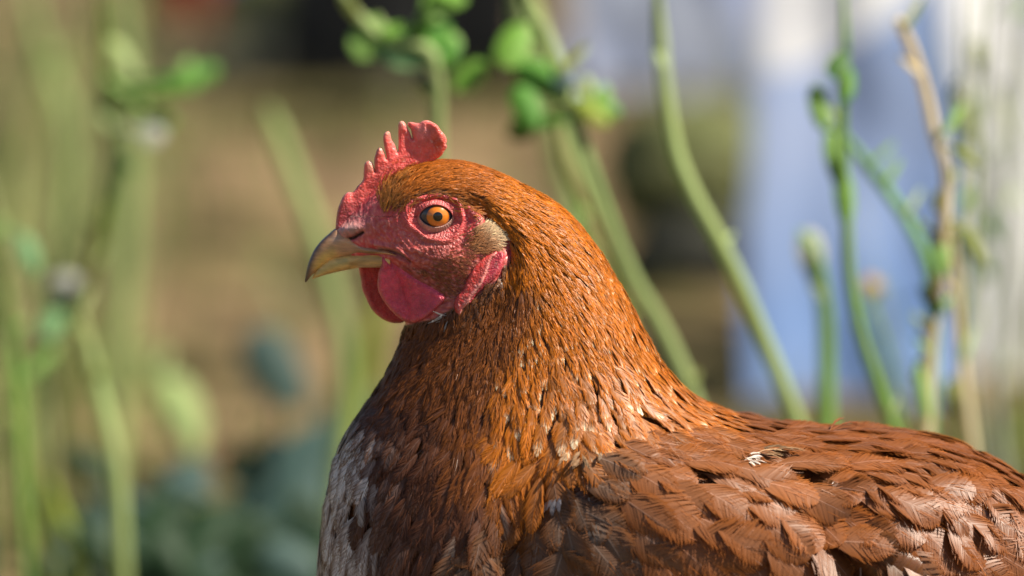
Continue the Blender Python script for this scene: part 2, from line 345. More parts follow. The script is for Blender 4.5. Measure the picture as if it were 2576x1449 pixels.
inflate('wattle', WN, 9, 16, wn_depth, M_WATTLE, hen, wcol((.80, .07, .13)), 2.4, rim=2.5, bump=lambda u, v: 1.2 * vnoise(u, v, .03, 5) - 3.5 * gauss(u, v, 1030, 720, 45, 40) + 1.5 * ridge(u, v, [(972,655),(966,700),(975,745)], 4))
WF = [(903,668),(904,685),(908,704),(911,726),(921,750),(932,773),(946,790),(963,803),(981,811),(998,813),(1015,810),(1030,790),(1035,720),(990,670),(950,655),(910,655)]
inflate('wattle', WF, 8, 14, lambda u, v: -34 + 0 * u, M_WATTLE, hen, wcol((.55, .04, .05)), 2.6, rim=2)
L1 = [(1252,630),(1240,637),(1221,646),(1206,659),(1190,677),(1176,702),(1166,726),(1150,745),(1143,762),(1144,780),(1151,792),(1156,803),(1160,792),(1165,778),(1179,764),(1187,750),
      (1197,737),(1212,716),(1223,692),(1230,672),(1236,655),(1248,642)]
def lcol(u, v, d):
    c = np.zeros((len(u), 3)) + np.array([.60, .055, .045])
    t = ridge(u, v, [(1246,640),(1230,664),(1222,692),(1208,718),(1190,740),(1172,768),(1156,800)], 5)
    return blendc(c, (.74, .36, .33), .75 * t)
inflate('earlobe', L1, 7, 9, lambda u, v: np.maximum(ds_arr(u, v) + 3, 80) + 4, M_COMB, hen, lcol, 2.0, bump=lambda u, v: 3.0 * ridge(u, v, [(1246,640),(1230,664),(1222,692),(1208,718),(1190,740),(1172,768),(1156,800)], 5) + 1.4 * vnoise(u, v, .12, 8))
L2 = [(1248,634),(1260,631),(1269,643),(1266,660),(1260,678),(1250,695),(1233,712),(1215,727),(1198,742),(1186,760),(1172,772),(1165,765),(1180,740),(1205,700),(1225,670),(1235,648)]
inflate('earlobe', L2, 5, 8, lambda u, v: np.maximum(ds_arr(u, v), 80) + 3, M_COMB, hen, lambda u, v, d: np.zeros((len(u), 3)) + np.array([.52, .055, .085]), 2.2,
        bump=lambda u, v: 3.2 * np.sin((u * .75 + v * .66) / 4.2 + 1.5 * np.sin(v / 19)) * .6)

# ------------------------------------------------------------------ beak
def loft_obj(name, secs, mat, parent, colf, per=12, nr=72, ex=2.2, inset=0, ripple=None):
    S = catmull([list(s) + [inset] for s in secs], per); t = np.linspace(0, 2 * np.pi, nr, endpoint=False)
    G = ring_surface(S, t, ex)
    u, v = near_uv(G); return mesh_np(name, np.r_[G.reshape(-1, 3)], grid_faces(len(S), nr, True), mat, parent, colf(u, v))
mb, Nb = newmat('beak_horn', rough=.30, spec=.5)
a = Nb.n('ShaderNodeAttribute', attribute_name='Col'); g = Nb.n('ShaderNodeNewGeometry')
mp = Nb.n('ShaderNodeMapping'); mp.inputs['Scale'].default_value = (260, 260, 900); mp.inputs['Rotation'].default_value = (0, math.radians(28), 0)
nz = Nb.n('ShaderNodeTexNoise', i_Scale=1.0, i_Detail=5); Nb.l(g.outputs['Position'], mp.inputs['Vector']); Nb.l(mp.outputs[0], nz.inputs['Vector'])
hs = Nb.n('ShaderNodeMixRGB', blend_type='MULTIPLY'); hs.inputs[0].default_value = .75; rp = Nb.n('ShaderNodeMapRange', i_1=.3, i_2=.7, i_3=.68, i_4=1.2)
Nb.l(nz.outputs['Fac'], rp.inputs[0]); Nb.l(a.outputs['Color'], hs.inputs[1]); Nb.l(rp.outputs[0], hs.inputs[2]); Nb.l(hs.outputs[0], Nb.b.inputs['Base Color'])
bp = Nb.n('ShaderNodeBump', i_Strength=.9, i_Distance=.00018); Nb.l(nz.outputs['Fac'], bp.inputs['Height']); Nb.l(bp.outputs[0], Nb.b.inputs['Normal'])
Nb.b.inputs['Subsurface Weight'].default_value = .15; Nb.b.inputs['Subsurface Scale'].default_value = .001
def beak_col(u, v):
    c = np.zeros(np.shape(u) + (3,)) + np.array([.74, .39, .18])
    c = blendc(c, (.85, .58, .17), .95 * ridge(u, v, [(800,668),(815,648),(835,636)], 11))
    c = blendc(c, (.36, .24, .20), .7 * gauss(u, v, 890, 628, 45, 9))
    c = blendc(c, (.45, .36, .33), .6 * gauss(u, v, 845, 600, 12, 9))
    c = blendc(c, (.055, .035, .04), ridge(u, v, [(766,712),(770,688),(776,662),(787,632),(806,608),(826,590),(846,572)], 7.5))
    c = blendc(c, (.13, .07, .035), .55 * ridge(u, v, [(860,648),(905,639),(955,631)], 4))
    c = blendc(c, (.16, .13, .09), .6 * gauss(u, v, 776, 690, 9, 18))
    return c
def lbeak_col(u, v):
    c = np.zeros(np.shape(u) + (3,)) + np.array([.88, .58, .20])
    c = blendc(c, (.60, .50, .19), .8 * ridge(u, v, [(800,688),(835,668),(870,656)], 6))
    c = blendc(c, (.34, .17, .06), .6 * ridge(u, v, [(885,664),(930,655),(955,655)], 7)); c = blendc(c, (.42, .36, .33), .6 * ridge(u, v, [(905,671),(958,671)], 5))
    c = blendc(c, (.20, .09, .05), .5 * ridge(u, v, [(800,699),(840,686),(880,677)], 2.5))
    return c
def W(u, v, extra): return dsurf(u, v) + extra
UB = [(768,710, 767,706, 1.5), (772,708, 769,690, 6), (784,693, 775,664, 14), (800,678, 788,633, 21), (820,665, 805,609, 27), (843,654, 825,590, 33),
      (878,648, 846,575, 41), (908,643, 868,584, 46), (935,638, 900,606, 53), (958,636, 940,613, 61), (990,637, 975,620, 70), (1012,643, 1002,630, 74)]
ubeak = loft_obj('upper_beak', UB, mb, hen, beak_col, ex=2.1)
LB = [(786,702, 786,697, 2), (797,698, 800,672, 13), (834,687, 832,644, 27), (879,677, 877,634, 38), (908,672, 907,630, 46), (958,671, 955,626, 58), (985,668, 980,632, 62)]
loft_obj('lower_beak', LB, mb, hen, lbeak_col, ex=2.3)

# ------------------------------------------------------------------ eye
RE = 58.; DF = dsurf(1100, 545) + 5; D0 = DF - RE
def side_eye(sg, first):
    """sg=-1 near side (towards the camera), +1 far side"""
    def Q(u, v, d):
        p = P(u, v, -d * K); p[..., 1] *= -sg; return p if sg < 0 else p
    def cap(name, r0, r1, col, mat, off, parent, cu, cv, bulge=0.0):
        n, m = 14, 64; r = np.linspace(r0, r1, n)[:, None]; t = np.linspace(0, 2 * np.pi, m, endpoint=False)[None, :]
        u = cu + r * np.cos(t); v = cv + r * np.sin(t) * .97
        rad = np.hypot(u - EYE[0] + 3, v - EYE[1]); d = D0 + np.sqrt(np.maximum(RE ** 2 - rad ** 2, 0)) + off + bulge * (1 - (r / 31.) ** 2)
        F = grid_faces(n, m, True); F = F if sg < 0 else F[:, ::-1]
        c = col(np.broadcast_to(r, u.shape), t + 0 * r)
        return mesh_np(name, Q(u, v, d), F[:, ::-1], mat, parent, c)
    scl = lambda r, t: blendc(np.zeros(r.shape + (3,)) + np.array([.035, .028, .045]), (.30, .26, .36), .7 * np.exp(-.5 * (((r - 43) / 4) ** 2)) * sm(-.4, -.9, np.cos(t)))
    eye = cap('eyeball', .01, 52, scl, ME, 0, hen, 1097, 545)
    def icol(r, t):
        k = np.vectorize(lambda a, b: noise.noise((math.cos(b) * 5, math.sin(b) * 5, a * .15)))(r, t)
        c = np.zeros(r.shape + (3,)) + np.array([.74, .21, .014]); c = blendc(c, (.55, .14, .01), np.clip(.5 * sm(20, 29, r) + .6 * np.clip(k, 0, 1), 0, 1)); c = blendc(c, (.42, .22, .06), sm(15, 11, r) * .7)
        return blendc(c, (.03, .015, .01), sm(26.5, 29.5, r))
    cap('iris', 8, 29, icol, ME, .5, eye, 1101.5, 545, 5.5)
    cap('pupil', .01, 12, lambda r, t: np.zeros(r.shape + (3,)) + .003, ME, .75, eye, 1101.5, 545, 5.5)
    # lids and the pebbled ring
    rings = [(38,24,1097,543.5,-12,1), (41.5,27.5,1096.5,543.5,5.0,1), (45,31.5,1096,543.5,8,1), (49,38,1096,547,6,.8), (54,47,1096,549,4,.35), (58,51,1096,548.5,-2,.1), (64,57,1097,547,3.5,0), (71,63,1096,546,4,0), (80,70,1095,547,0,0), (92,80,1095,547,-8,0)]
    R = catmull(rings, 6); m = 220; t = np.linspace(0, 2 * np.pi, m, endpoint=False)[None, :]
    u = R[:, 2:3] + R[:, 0:1] * np.cos(t); v = R[:, 3:4] + R[:, 1:2] * np.sin(t) * np.abs(np.sin(t)) ** (.30 * sm(30, 12, np.arange(len(R)))[:, None])
    kk = np.arange(len(R))[:, None] / 6.0; wob = 1 + .07 * sm(2.5, 6, kk) * (np.sin(2 * t + 1) + .7 * np.sin(3 * t + 4) + .4 * np.sin(7 * t)); u = R[:, 2:3] + (u - R[:, 2:3]) * wob; v = R[:, 3:4] + (v - R[:, 3:4]) * wob
    db = D0 + np.sqrt(np.maximum(RE ** 2 - np.hypot(u - EYE[0] + 3, v - EYE[1]) ** 2, 60)); ds_ = np.vectorize(dsurf)(u, v)
    wb = np.clip(R[:, 5:6], 0, 1); d = db * wb + ds_ * (1 - wb) + R[:, 4:5]
    k = np.arange(len(R))[:, None] / 6.0
    d = d + 1.0 * np.sin(t * 46 + np.sin(k * 3)) * sm(1.2, 2, k) * sm(4.5, 3.5, k) * .5 + 1.8 * sm(5, 6, k) * sm(8.6, 7.5, k) * vnoise(np.cos(t) * 60 + 0 * k, np.sin(t) * 60 + 14 * k, .22)
    c = face_color(u, v)
    low = sm(-.2, .5, np.sin(t)) + 0 * k
    lid = sm(5.0, 3.8, k)
    c = blendc(c, (.34, .17, .15), lid * (.25 + .7 * low)); c = blendc(c, (.50, .33, .26), lid * low * .8 * sm(3.4, 2.2, k)); c = blendc(c, (.14, .07, .07), sm(1.3, .8, k) * (1 + 0 * t))
    c = blendc(c, (.56, .05, .035), .7 * sm(4.6, 5.4, k) * sm(7, 6, k) * (1 - low))
    r_ = np.hypot(u - EYE[0], v - EYE[1]); 
    F = grid_faces(len(R), m, True); F = F[:, ::-1] if sg < 0 else F
    mesh_np('eyelid', Q(u, v, d), F, M_LID, eye, c, attrs={'wr': np.stack([r_ * K, t * 105 * K + 0 * r_, 0 * r_], -1)})
ME, Ne = newmat('eye', rough=.25, spec=.5); a = Ne.n('ShaderNodeAttribute', attribute_name='Col'); Ne.l(a.outputs['Color'], Ne.b.inputs['Base Color'])
Ne.b.inputs['Coat Weight'].default_value = 1.0; Ne.b.inputs['Coat Roughness'].default_value = .02
M_LID = skin_mat('lid_skin', 1000, .00028, rough=.36, pale=.35)
side_eye(-1, True); side_eye(1, False)

# ------------------------------------------------------------------ plumage
# control table: picture point, direction (0 right, 90 down), length, width, centre colour, edge colour, tip spots, untidiness
O1 = ((.44,.140,.018), (.62,.20,.009)); O2 = ((.38,.155,.055), (.62,.19,.008)); CR = ((.30,.085,.014), (.48,.15,.02)); DK = ((.15,.05,.018), (.26,.085,.018))  # DK: shade on the neck front partly put into a darkened orange-brown
DB = ((.12,.045,.022), (.12,.04,.016)); WH = ((.90,.84,.82), (.26,.13,.06)); BK = ((.25,.092,.036), (.31,.095,.014)); WG = ((.30,.122,.054), (.31,.100,.019)); GR = ((.19,.115,.078), (.24,.09,.026))  # DB, GR: browns darkened to carry the shade on breast and shoulder
CT = [
 (962,470,-80,26,4,CR,0,.3),(960,520,-85,22,4,CR,0,.3),(1000,440,-66,34,5,CR,0,.25),(1000,500,-55,30,5,CR,0,.25),(1050,430,-35,36,6,CR,0,.15),(1050,475,-22,32,6,CR,0,.15),(1110,420,-8,34,7,CR,0,.12),
 (1120,465,2,32,7,CR,0,.12),(1180,430,12,34,8,CR,0,.1),(1180,480,18,32,8,CR,0,.1),(1250,460,24,36,9,O1,0,.08),(1240,520,34,34,9,O1,0,.08),(1330,500,30,40,11,O1,0,.08),(1310,570,42,38,10,O1,0,.08),
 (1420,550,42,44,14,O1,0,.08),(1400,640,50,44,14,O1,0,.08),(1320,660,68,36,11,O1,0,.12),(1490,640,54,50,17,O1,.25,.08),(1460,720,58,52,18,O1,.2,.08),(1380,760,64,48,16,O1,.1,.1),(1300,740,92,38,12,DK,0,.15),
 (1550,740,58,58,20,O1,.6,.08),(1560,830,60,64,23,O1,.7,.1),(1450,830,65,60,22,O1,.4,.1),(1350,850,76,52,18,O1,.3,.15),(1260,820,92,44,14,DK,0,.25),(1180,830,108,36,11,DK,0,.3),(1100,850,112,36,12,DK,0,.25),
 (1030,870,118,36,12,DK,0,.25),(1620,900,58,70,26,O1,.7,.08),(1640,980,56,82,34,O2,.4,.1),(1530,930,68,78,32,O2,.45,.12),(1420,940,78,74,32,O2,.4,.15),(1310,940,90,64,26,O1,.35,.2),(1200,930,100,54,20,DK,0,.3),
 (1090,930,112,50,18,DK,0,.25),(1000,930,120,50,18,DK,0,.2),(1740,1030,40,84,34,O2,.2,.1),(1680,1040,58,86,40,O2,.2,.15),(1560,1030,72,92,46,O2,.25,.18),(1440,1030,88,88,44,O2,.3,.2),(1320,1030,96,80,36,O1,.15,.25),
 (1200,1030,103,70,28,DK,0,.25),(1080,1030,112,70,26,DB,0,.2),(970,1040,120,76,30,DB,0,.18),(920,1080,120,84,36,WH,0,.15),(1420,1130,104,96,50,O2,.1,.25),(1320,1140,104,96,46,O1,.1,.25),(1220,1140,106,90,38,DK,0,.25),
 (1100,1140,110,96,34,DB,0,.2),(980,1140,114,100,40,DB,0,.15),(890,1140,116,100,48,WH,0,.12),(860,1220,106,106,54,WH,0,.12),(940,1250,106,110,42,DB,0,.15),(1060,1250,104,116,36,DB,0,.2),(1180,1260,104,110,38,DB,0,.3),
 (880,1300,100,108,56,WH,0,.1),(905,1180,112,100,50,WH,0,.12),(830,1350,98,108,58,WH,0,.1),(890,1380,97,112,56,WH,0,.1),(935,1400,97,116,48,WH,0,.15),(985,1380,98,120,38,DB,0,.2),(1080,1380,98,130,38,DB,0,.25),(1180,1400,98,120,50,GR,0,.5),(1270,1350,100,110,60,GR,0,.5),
 (850,1550,95,110,60,WH,0,.1),(1000,1600,90,130,60,GR,0,.2),(1150,1800,60,150,80,GR,0,.2),(1500,2000,30,160,90,GR,0,.2),(2100,1900,15,170,90,GR,0,.2),
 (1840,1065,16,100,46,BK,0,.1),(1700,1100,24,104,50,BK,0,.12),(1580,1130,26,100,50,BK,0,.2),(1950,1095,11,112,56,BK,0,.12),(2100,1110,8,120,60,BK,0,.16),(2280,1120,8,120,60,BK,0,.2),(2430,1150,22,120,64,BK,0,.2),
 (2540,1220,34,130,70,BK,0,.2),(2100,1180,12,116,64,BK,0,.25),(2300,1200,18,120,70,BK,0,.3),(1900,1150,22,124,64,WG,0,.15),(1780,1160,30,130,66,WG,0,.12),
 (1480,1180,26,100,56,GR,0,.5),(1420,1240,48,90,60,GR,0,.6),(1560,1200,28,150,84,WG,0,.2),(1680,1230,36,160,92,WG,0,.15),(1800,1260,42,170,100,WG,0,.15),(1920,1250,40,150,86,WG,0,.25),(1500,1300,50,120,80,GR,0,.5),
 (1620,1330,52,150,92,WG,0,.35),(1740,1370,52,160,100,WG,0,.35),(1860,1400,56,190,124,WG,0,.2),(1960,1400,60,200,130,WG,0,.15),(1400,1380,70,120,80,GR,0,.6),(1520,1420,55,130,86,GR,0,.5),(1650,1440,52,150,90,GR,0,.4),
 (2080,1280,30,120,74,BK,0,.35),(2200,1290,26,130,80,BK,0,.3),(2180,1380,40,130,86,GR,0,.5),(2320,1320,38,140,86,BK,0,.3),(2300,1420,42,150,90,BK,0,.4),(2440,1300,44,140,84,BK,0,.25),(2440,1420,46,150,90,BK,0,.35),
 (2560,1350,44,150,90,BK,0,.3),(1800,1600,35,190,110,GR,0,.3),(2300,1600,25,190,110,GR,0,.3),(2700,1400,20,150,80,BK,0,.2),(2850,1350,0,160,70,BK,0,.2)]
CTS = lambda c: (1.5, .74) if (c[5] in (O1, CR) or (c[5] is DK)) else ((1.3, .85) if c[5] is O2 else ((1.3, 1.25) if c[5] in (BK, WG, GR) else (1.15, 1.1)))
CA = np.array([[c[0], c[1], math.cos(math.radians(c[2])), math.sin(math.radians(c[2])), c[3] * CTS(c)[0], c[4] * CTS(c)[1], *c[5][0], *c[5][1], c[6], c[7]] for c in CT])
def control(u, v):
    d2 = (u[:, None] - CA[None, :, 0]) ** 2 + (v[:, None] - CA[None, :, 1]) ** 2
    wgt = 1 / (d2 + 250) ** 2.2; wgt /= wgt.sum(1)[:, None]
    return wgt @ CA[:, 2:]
# surface samples weighted by the local feather density
G = BODY[::2, ::4]; U0, V0 = near_uv(G); ctl = control(U0.ravel(), V0.ravel()).reshape(G.shape[:2] + (-1,))
A_, B_, C_, D_ = G[:-1], np.roll(G[:-1], -1, 1), np.roll(G[1:], -1, 1), G[1:]
area = .5 * (np.linalg.norm(np.cross(B_ - A_, D_ - A_), axis=2) + np.linalg.norm(np.cross(B_ - C_, D_ - C_), axis=2)) / K ** 2
rad = np.sqrt(ctl[:-1, :, 2] * ctl[:-1, :, 3]) * .31
dens = area / rad ** 2
prob = (dens / dens.sum()).ravel(); NC = int(dens.sum() * 5)
pick = rng.choice(len(prob), NC, p=prob); a = rng.random((NC, 1)); b = rng.random((NC, 1))
Af, Bf, Cf, Df = [q.reshape(-1, 3)[pick] for q in (A_, B_, C_, D_)]
PT = (Af * (1 - a) + Bf * a) * (1 - b) + (Df * (1 - a) + Cf * a) * b
nG = normals(G)[:-1].reshape(-1, 3)[pick]
pu, pv = near_uv(PT); pc = control(pu, pv); prad = np.sqrt(pc[:, 2] * pc[:, 3]) * .31
farside = PT[:, 1] > .012; prad = np.where(farside, prad * 1.35, prad)
infr = (pu > 700) & (pu < 2700) & (pv < 1560); prad = np.where(infr, prad, prad * 1.3)
face = inpoly(pu, pv, FACE) | ((pu < 960) & (pv < 700)) | ((pu < 1010) & (pv > 640) & (pv < 815))
tips_ok = ~face
keep = []; cell = {}; CS = .006
for i in range(NC):
    if not tips_ok[i]: continue
    p = PT[i]; r = prad[i] * K; k = (int(p[0] // CS), int(p[1] // CS), int(p[2] // CS)); bad = False; R_ = 1 if r < CS else 2
    for dx in range(-R_, R_ + 1):
        for dy in range(-R_, R_ + 1):
            for dz in range(-R_, R_ + 1):
                for j in cell.get((k[0] + dx, k[1] + dy, k[2] + dz), ()):
                    q = PT[j]
                    if (p[0]-q[0])**2 + (p[1]-q[1])**2 + (p[2]-q[2])**2 < r * r: bad = True; break
                if bad: break
            if bad: break
        if bad: break
    if not bad: keep.append(i); cell.setdefault(k, []).append(i)
keep = np.array(keep); print('feathers', len(keep), 'of', NC)
def feather_set(p0, n0, ang_cs, L, Wd, cc, ce, spot, mess, lift, nbs=None, surf=True, profile=(1.7, .62), stack=1.0, pale=0.0):
    """returns per-feather geometry dict; all lengths in picture units"""
    N = len(p0); T = np.stack([ang_cs[:, 0], np.zeros(N), -ang_cs[:, 1]], -1)
    T -= (T * n0).sum(1)[:, None] * n0; T /= np.linalg.norm(T, axis=1)[:, None] + 1e-9
    sd = np.cross(n0, T); an = rng.normal(0, 1, N) * (.08 + mess * .6)
    T = T * np.cos(an)[:, None] + sd * np.sin(an)[:, None]
    p2 = p0 + T * (L * K)[:, None]; n2 = n0.copy()
    if surf:
        for i in range(N):
            loc, no, _, _ = BVH.find_nearest(Vector(p2[i]))
            if loc is not None:
                no = np.array(no); no = no if no @ n0[i] > 0 else -no
                p2[i] = np.array(loc); n2[i] = no
    n2 /= np.linalg.norm(n2, axis=1)[:, None] + 1e-9
    H = lift * (1 + mess * rng.normal(0, .5, N)).clip(.3, 2.5)
    p2 = p2 + n2 * (H * K)[:, None]; p0b = p0 + n0 * (.8 * K)
    mid = (p0b + p2) / 2 + (n0 + n2) * .5 * ((.25 * H + .05 * L) * K)[:, None]
    p1 = 2 * mid - .5 * (p0b + p2)
    roll = rng.normal(0, 1, N) * (.06 + mess * .36)
    return dict(p0=p0b, p1=p1, p2=p2, n0=n0, n2=n2, L=L, W=Wd, cc=cc, ce=ce, spot=spot, mess=mess, roll=roll, prof=profile, pale=pale)
def feather_mesh(D, nb, ovl=1.5):
    N = len(D['L']); t = (np.linspace(.10, .985, nb) ** .9)[None, :] + 0 * D['L'][:, None]; t = t + rng.normal(0, .25 / nb, t.shape)
    t = np.clip(t, .05, .99)
    pa, pq = D['prof']
    def spine(t):
        t = t[..., None]; return (1 - t) ** 2 * D['p0'][:, None] + 2 * t * (1 - t) * D['p1'][:, None] + t * t * D['p2'][:, None]
    def frame(t):
        tt = t[..., None]; tg = 2 * (1 - tt) * (D['p1'] - D['p0'])[:, None] + 2 * tt * (D['p2'] - D['p1'])[:, None]
        tg /= np.linalg.norm(tg, axis=2)[..., None] + 1e-12
        n = (1 - tt) * D['n0'][:, None] + tt * D['n2'][:, None]; s = np.cross(n, tg); s /= np.linalg.norm(s, axis=2)[..., None] + 1e-12; n = np.cross(tg, s)
        nb_ = (1 - tt) * D['n0'][:, None] + tt * D['n2'][:, None]
        r = D['roll'][:, None, None]; frame.nb = nb_ / np.linalg.norm(nb_, axis=2)[..., None]; return tg, s * np.cos(r) + n * np.sin(r), n * np.cos(r) - s * np.sin(r)
    B = spine(t); tg, s, n = frame(t); nbody = frame.nb; W_ = D['W'][:, None] * .5; L = D['L'][:, None]; mess = D['mess'][:, None]
    big = sm(40, 110, D['W'][:, None]); Vs, Cs, NVs = [], [], []
    for sgn in (-1., 1.):
        clump = np.sin(np.arange(nb)[None, :] * (.5 + rng.random((N, 1))) + rng.random((N, 1)) * 6)
        adv = .42 + .10 * clump * (mess + .10) + rng.normal(0, .02, t.shape) * (1 - .7 * big)
        tau = t + adv * np.clip(1 - t, 0, 1) ** .85; tau = np.clip(tau, 0, 1.0)
        pr = np.sin(np.pi * np.clip(tau, 0, 1) ** pa).clip(0, 1) ** pq
        pr = np.maximum(pr, .05) * (1 + rng.normal(0, .08, t.shape) * (1 - .5 * big) + .22 * (rng.random(t.shape) < .12) + .10 * mess * clump)
        lat = pr * W_; adl = (tau - t) * L
        up = rng.normal(0, .006, t.shape) * L * (.4 + mess) + .04 * L * clump * mess
        jn = 1 - .5 * big[..., None]; rows = []; sb = rng.normal(0, .07, t.shape)[..., None]; ub = rng.normal(0, .07, t.shape)[..., None]
        for fi, (f, hw) in enumerate(((0., 1.), ((.62 + .16 * big), .95), (1., .08 + .14 * big))):
            la = lat * f; lo = adl * (f ** 1.35); cam_ = -.13 * la * la / W_ + up * f * f
            vnn = n * .4 + nbody * .6 + s * (sgn * .25 * la / W_)[..., None] + s * sb * jn + tg * ub * jn; vnn /= np.linalg.norm(vnn, axis=2)[..., None]; NVs.append(np.repeat(vnn[:, :, None], 2, 2))
            rows.append((B + (s * (sgn * la)[..., None] + tg * lo[..., None] + n * cam_[..., None]) * K, hw, f))
        bd = rows[2][0] - rows[0][0]; wv = np.cross(bd, n); wv /= np.linalg.norm(wv, axis=2)[..., None] + 1e-12
        hwd = np.minimum((L / nb) * .5 * ovl * (.92 + .12 * big), .30 * D['W'][:, None])
        cj = 1 + rng.normal(0, 1, t.shape) * (.07 - .045 * big)
        for pos, hw, f in rows:
            q = np.stack([pos - wv * (hwd * hw * K)[..., None], pos + wv * (hwd * hw * K)[..., None]], 2)
            Vs.append(q)
            e = np.clip(sm(.45, .95, f * pr * np.ones_like(t)) + sm(.80, 1.0, tau) * sm(.3, 1., f + 0 * t), 0, 1)[..., None]
            c = D['cc'][:, None] * (1 + (.22 - .17 * big) * np.sin(clump * 2.2))[..., None] * (1 - e) + D['ce'][:, None] * e
            if fi == 0: c = c * .55 + .45 * (D['cc'][:, None] * 1.35 + .04)
            ps = D['spot'][:, None] * np.exp(-.5 * ((t + (tau - t) * f - .90) / .09) ** 2) * np.exp(-(lat * f / 9.0) ** 2)
            ps = np.clip(ps * 1.7, 0, 1); c = c * (1 - ps[..., None]) + np.array([1.0, .86, .62]) * ps[..., None]
            c = c * cj[..., None]
            Cs.append(np.repeat(c[:, :, None], 2, 2))
    V = np.stack(Vs, 2).reshape(-1, 3); C = np.stack(Cs, 2).reshape(-1, 3)          # N, nb, 6 rows, 2
    NN = np.stack(NVs, 2).reshape(-1, 3)
    nbarb = N * nb * 2; base = np.arange(nbarb)[:, None] * 6
    F = (base[:, None] + np.array([[0, 1, 3, 2], [2, 3, 5, 4]])[None]).reshape(-1, 4)
    if nb >= 12:      # loose hair-like strands beyond the vane's edge
        M = 16; tb = rng.uniform(.5, .93, (N, M)); Bs = spine(tb); tg_, s_, n_ = frame(tb); prb = np.sin(np.pi * tb ** pa).clip(0, 1) ** pq
        sd0 = rng.uniform(-1, 1, (N, M)); l0 = sd0 * prb * W_ * .85; l1 = l0 * rng.uniform(.75, 1.25, (N, M)) + rng.normal(0, .05, (N, M)) * W_
        adv_ = rng.uniform(.14, .34, (N, M)) * L * (1.02 - .35 * np.abs(sd0)); upz = rng.uniform(-.01, .05, (N, M)) * L
        Q = []
        for f, hw in ((0, 1.), (.55, .8), (1., .15)):
            la = l0 + (l1 - l0) * f * f; ps_ = Bs + (s_ * la[..., None] + tg_ * (adv_ * f)[..., None] + n_ * (upz * f * f - .13 * la * la / W_ + .5)[..., None]) * K
            Q.append(np.stack([ps_ - s_ * (.62 * hw * K), ps_ + s_ * (.62 * hw * K)], 2))
        Q = np.stack(Q, 2).reshape(-1, 3); ce_ = (D['ce'] * 1.05)[:, None] * rng.uniform(.6, 1.5, (N, M))[..., None]
        CQ = np.repeat(ce_[:, :, None], 6, 2).reshape(-1, 3); NQ = np.repeat((n_ + s_ * rng.normal(0, .35, (N, M, 1)) + tg_ * rng.normal(0, .2, (N, M, 1)))[:, :, None], 6, 2).reshape(-1, 3)
        bq = np.arange(N * M)[:, None] * 6 + len(V); F = np.r_[F, (bq[:, None] + np.array([[0, 1, 3, 2], [2, 3, 5, 4]])[None]).reshape(-1, 4)]
        V = np.r_[V, Q]; C = np.r_[C, CQ]; NN = np.r_[NN, NQ / np.linalg.norm(NQ, axis=1)[:, None]]
    # rachis
    tt = np.linspace(0, .93, 6)[None, :] + 0 * L; X = spine(tt); tg, s, n = frame(tt); wr_ = (D['W'][:, None] * .014 + .35) * np.linspace(1.2, .4, 6)[None, :]
    X = X + n * (.45 * K)
    q = np.stack([X - s * (wr_ * K)[..., None], X + n * (wr_ * .10 * K)[..., None], X + s * (wr_ * K)[..., None]], 2).reshape(-1, 3)
    cr = np.repeat((D['cc'] * 1.35 + .07)[:, None], 18, 1).reshape(-1, 3)
    i = np.arange(N)[:, None, None] * 18 + np.arange(5)[None, :, None] * 3
    FR = np.concatenate([i + np.array([0, 1, 4, 3]), i + np.array([1, 2, 5, 4])], 1).reshape(-1, 4) + len(V)
    return np.r_[V, q], np.r_[F, FR], np.r_[C, cr], np.r_[NN, np.repeat((n * .4 + frame.nb * .6)[:, :, None], 3, 2).reshape(-1, 3)]
def build_feathers(name, D, parent, dens=3.0, quant=(5, 8, 12, 18, 26, 36, 50, 66, 84)):
    nb = np.clip(D['L'] / dens, quant[0], quant[-1]); qs = np.array(quant); idx = np.abs(nb[:, None] - qs[None]).argmin(1)
    VV, FF, CC, NN = [], [], [], []; off = 0
    for k, nbk in enumerate(quant):
        m = idx == k
        if not m.any(): continue
        sub = {a: (b[m] if isinstance(b, np.ndarray) else b) for a, b in D.items()}
        v, f, c, nn = feather_mesh(sub, nbk); NN.append(nn); VV.append(v); FF.append(f + off); CC.append(c); off += len(v)
    return mesh_np(name, np.concatenate(VV), np.concatenate(FF), M_FEATHER, parent, np.concatenate(CC), smooth=False, attrs={'vane': np.concatenate(NN)})
kp = PT[keep]; kn = nG[keep]; kc = pc[keep].copy(); ku, kv = pu[keep], pv[keep]; kf = farside[keep]
N_ = len(keep); jit = rng.normal(1, .10, (N_, 1)).clip(.7, 1.35)
hedge = np.array(HACKLE_EDGE[:-1], float)
ycut = np.interp(ku, hedge[:, 0], hedge[:, 1], right=1000)
hack = (kv + kc[:, 1] * kc[:, 2] * .55 < ycut + 6) & (ku < 1850)
headm = hack & (kv < 470 + (ku - 960) * .45) & (ku < 1230)
backline = np.interp(ku, [1400, 1560, 1700, 2000, 2400, 2700], [1130, 1150, 1150, 1185, 1300, 1330])
breast = ~hack & (ku < np.interp(kv, [1100, 1250, 1449, 2200], [1300, 1300, 1330, 1500]))
wing = ~hack & ~breast & (kv > backline) & (ku < np.interp(kv, [1100, 1235, 1449, 1600], [1900, 2020, 2150, 2250])) & (kv < 1700)
back = ~hack & ~breast & ~wing
spotm = (rng.random(N_) < kc[:, 10] * 3.6 * sm(1120, 1060, kv) * sm(1150, 1330, ku)).astype(float) * rng.uniform(.6, 1.2, N_)
L_ = kc[:, 2] * rng.normal(1, .10, N_).clip(.7, 1.3); W_all = kc[:, 3] * rng.normal(1, .1, N_).clip(.7, 1.3)
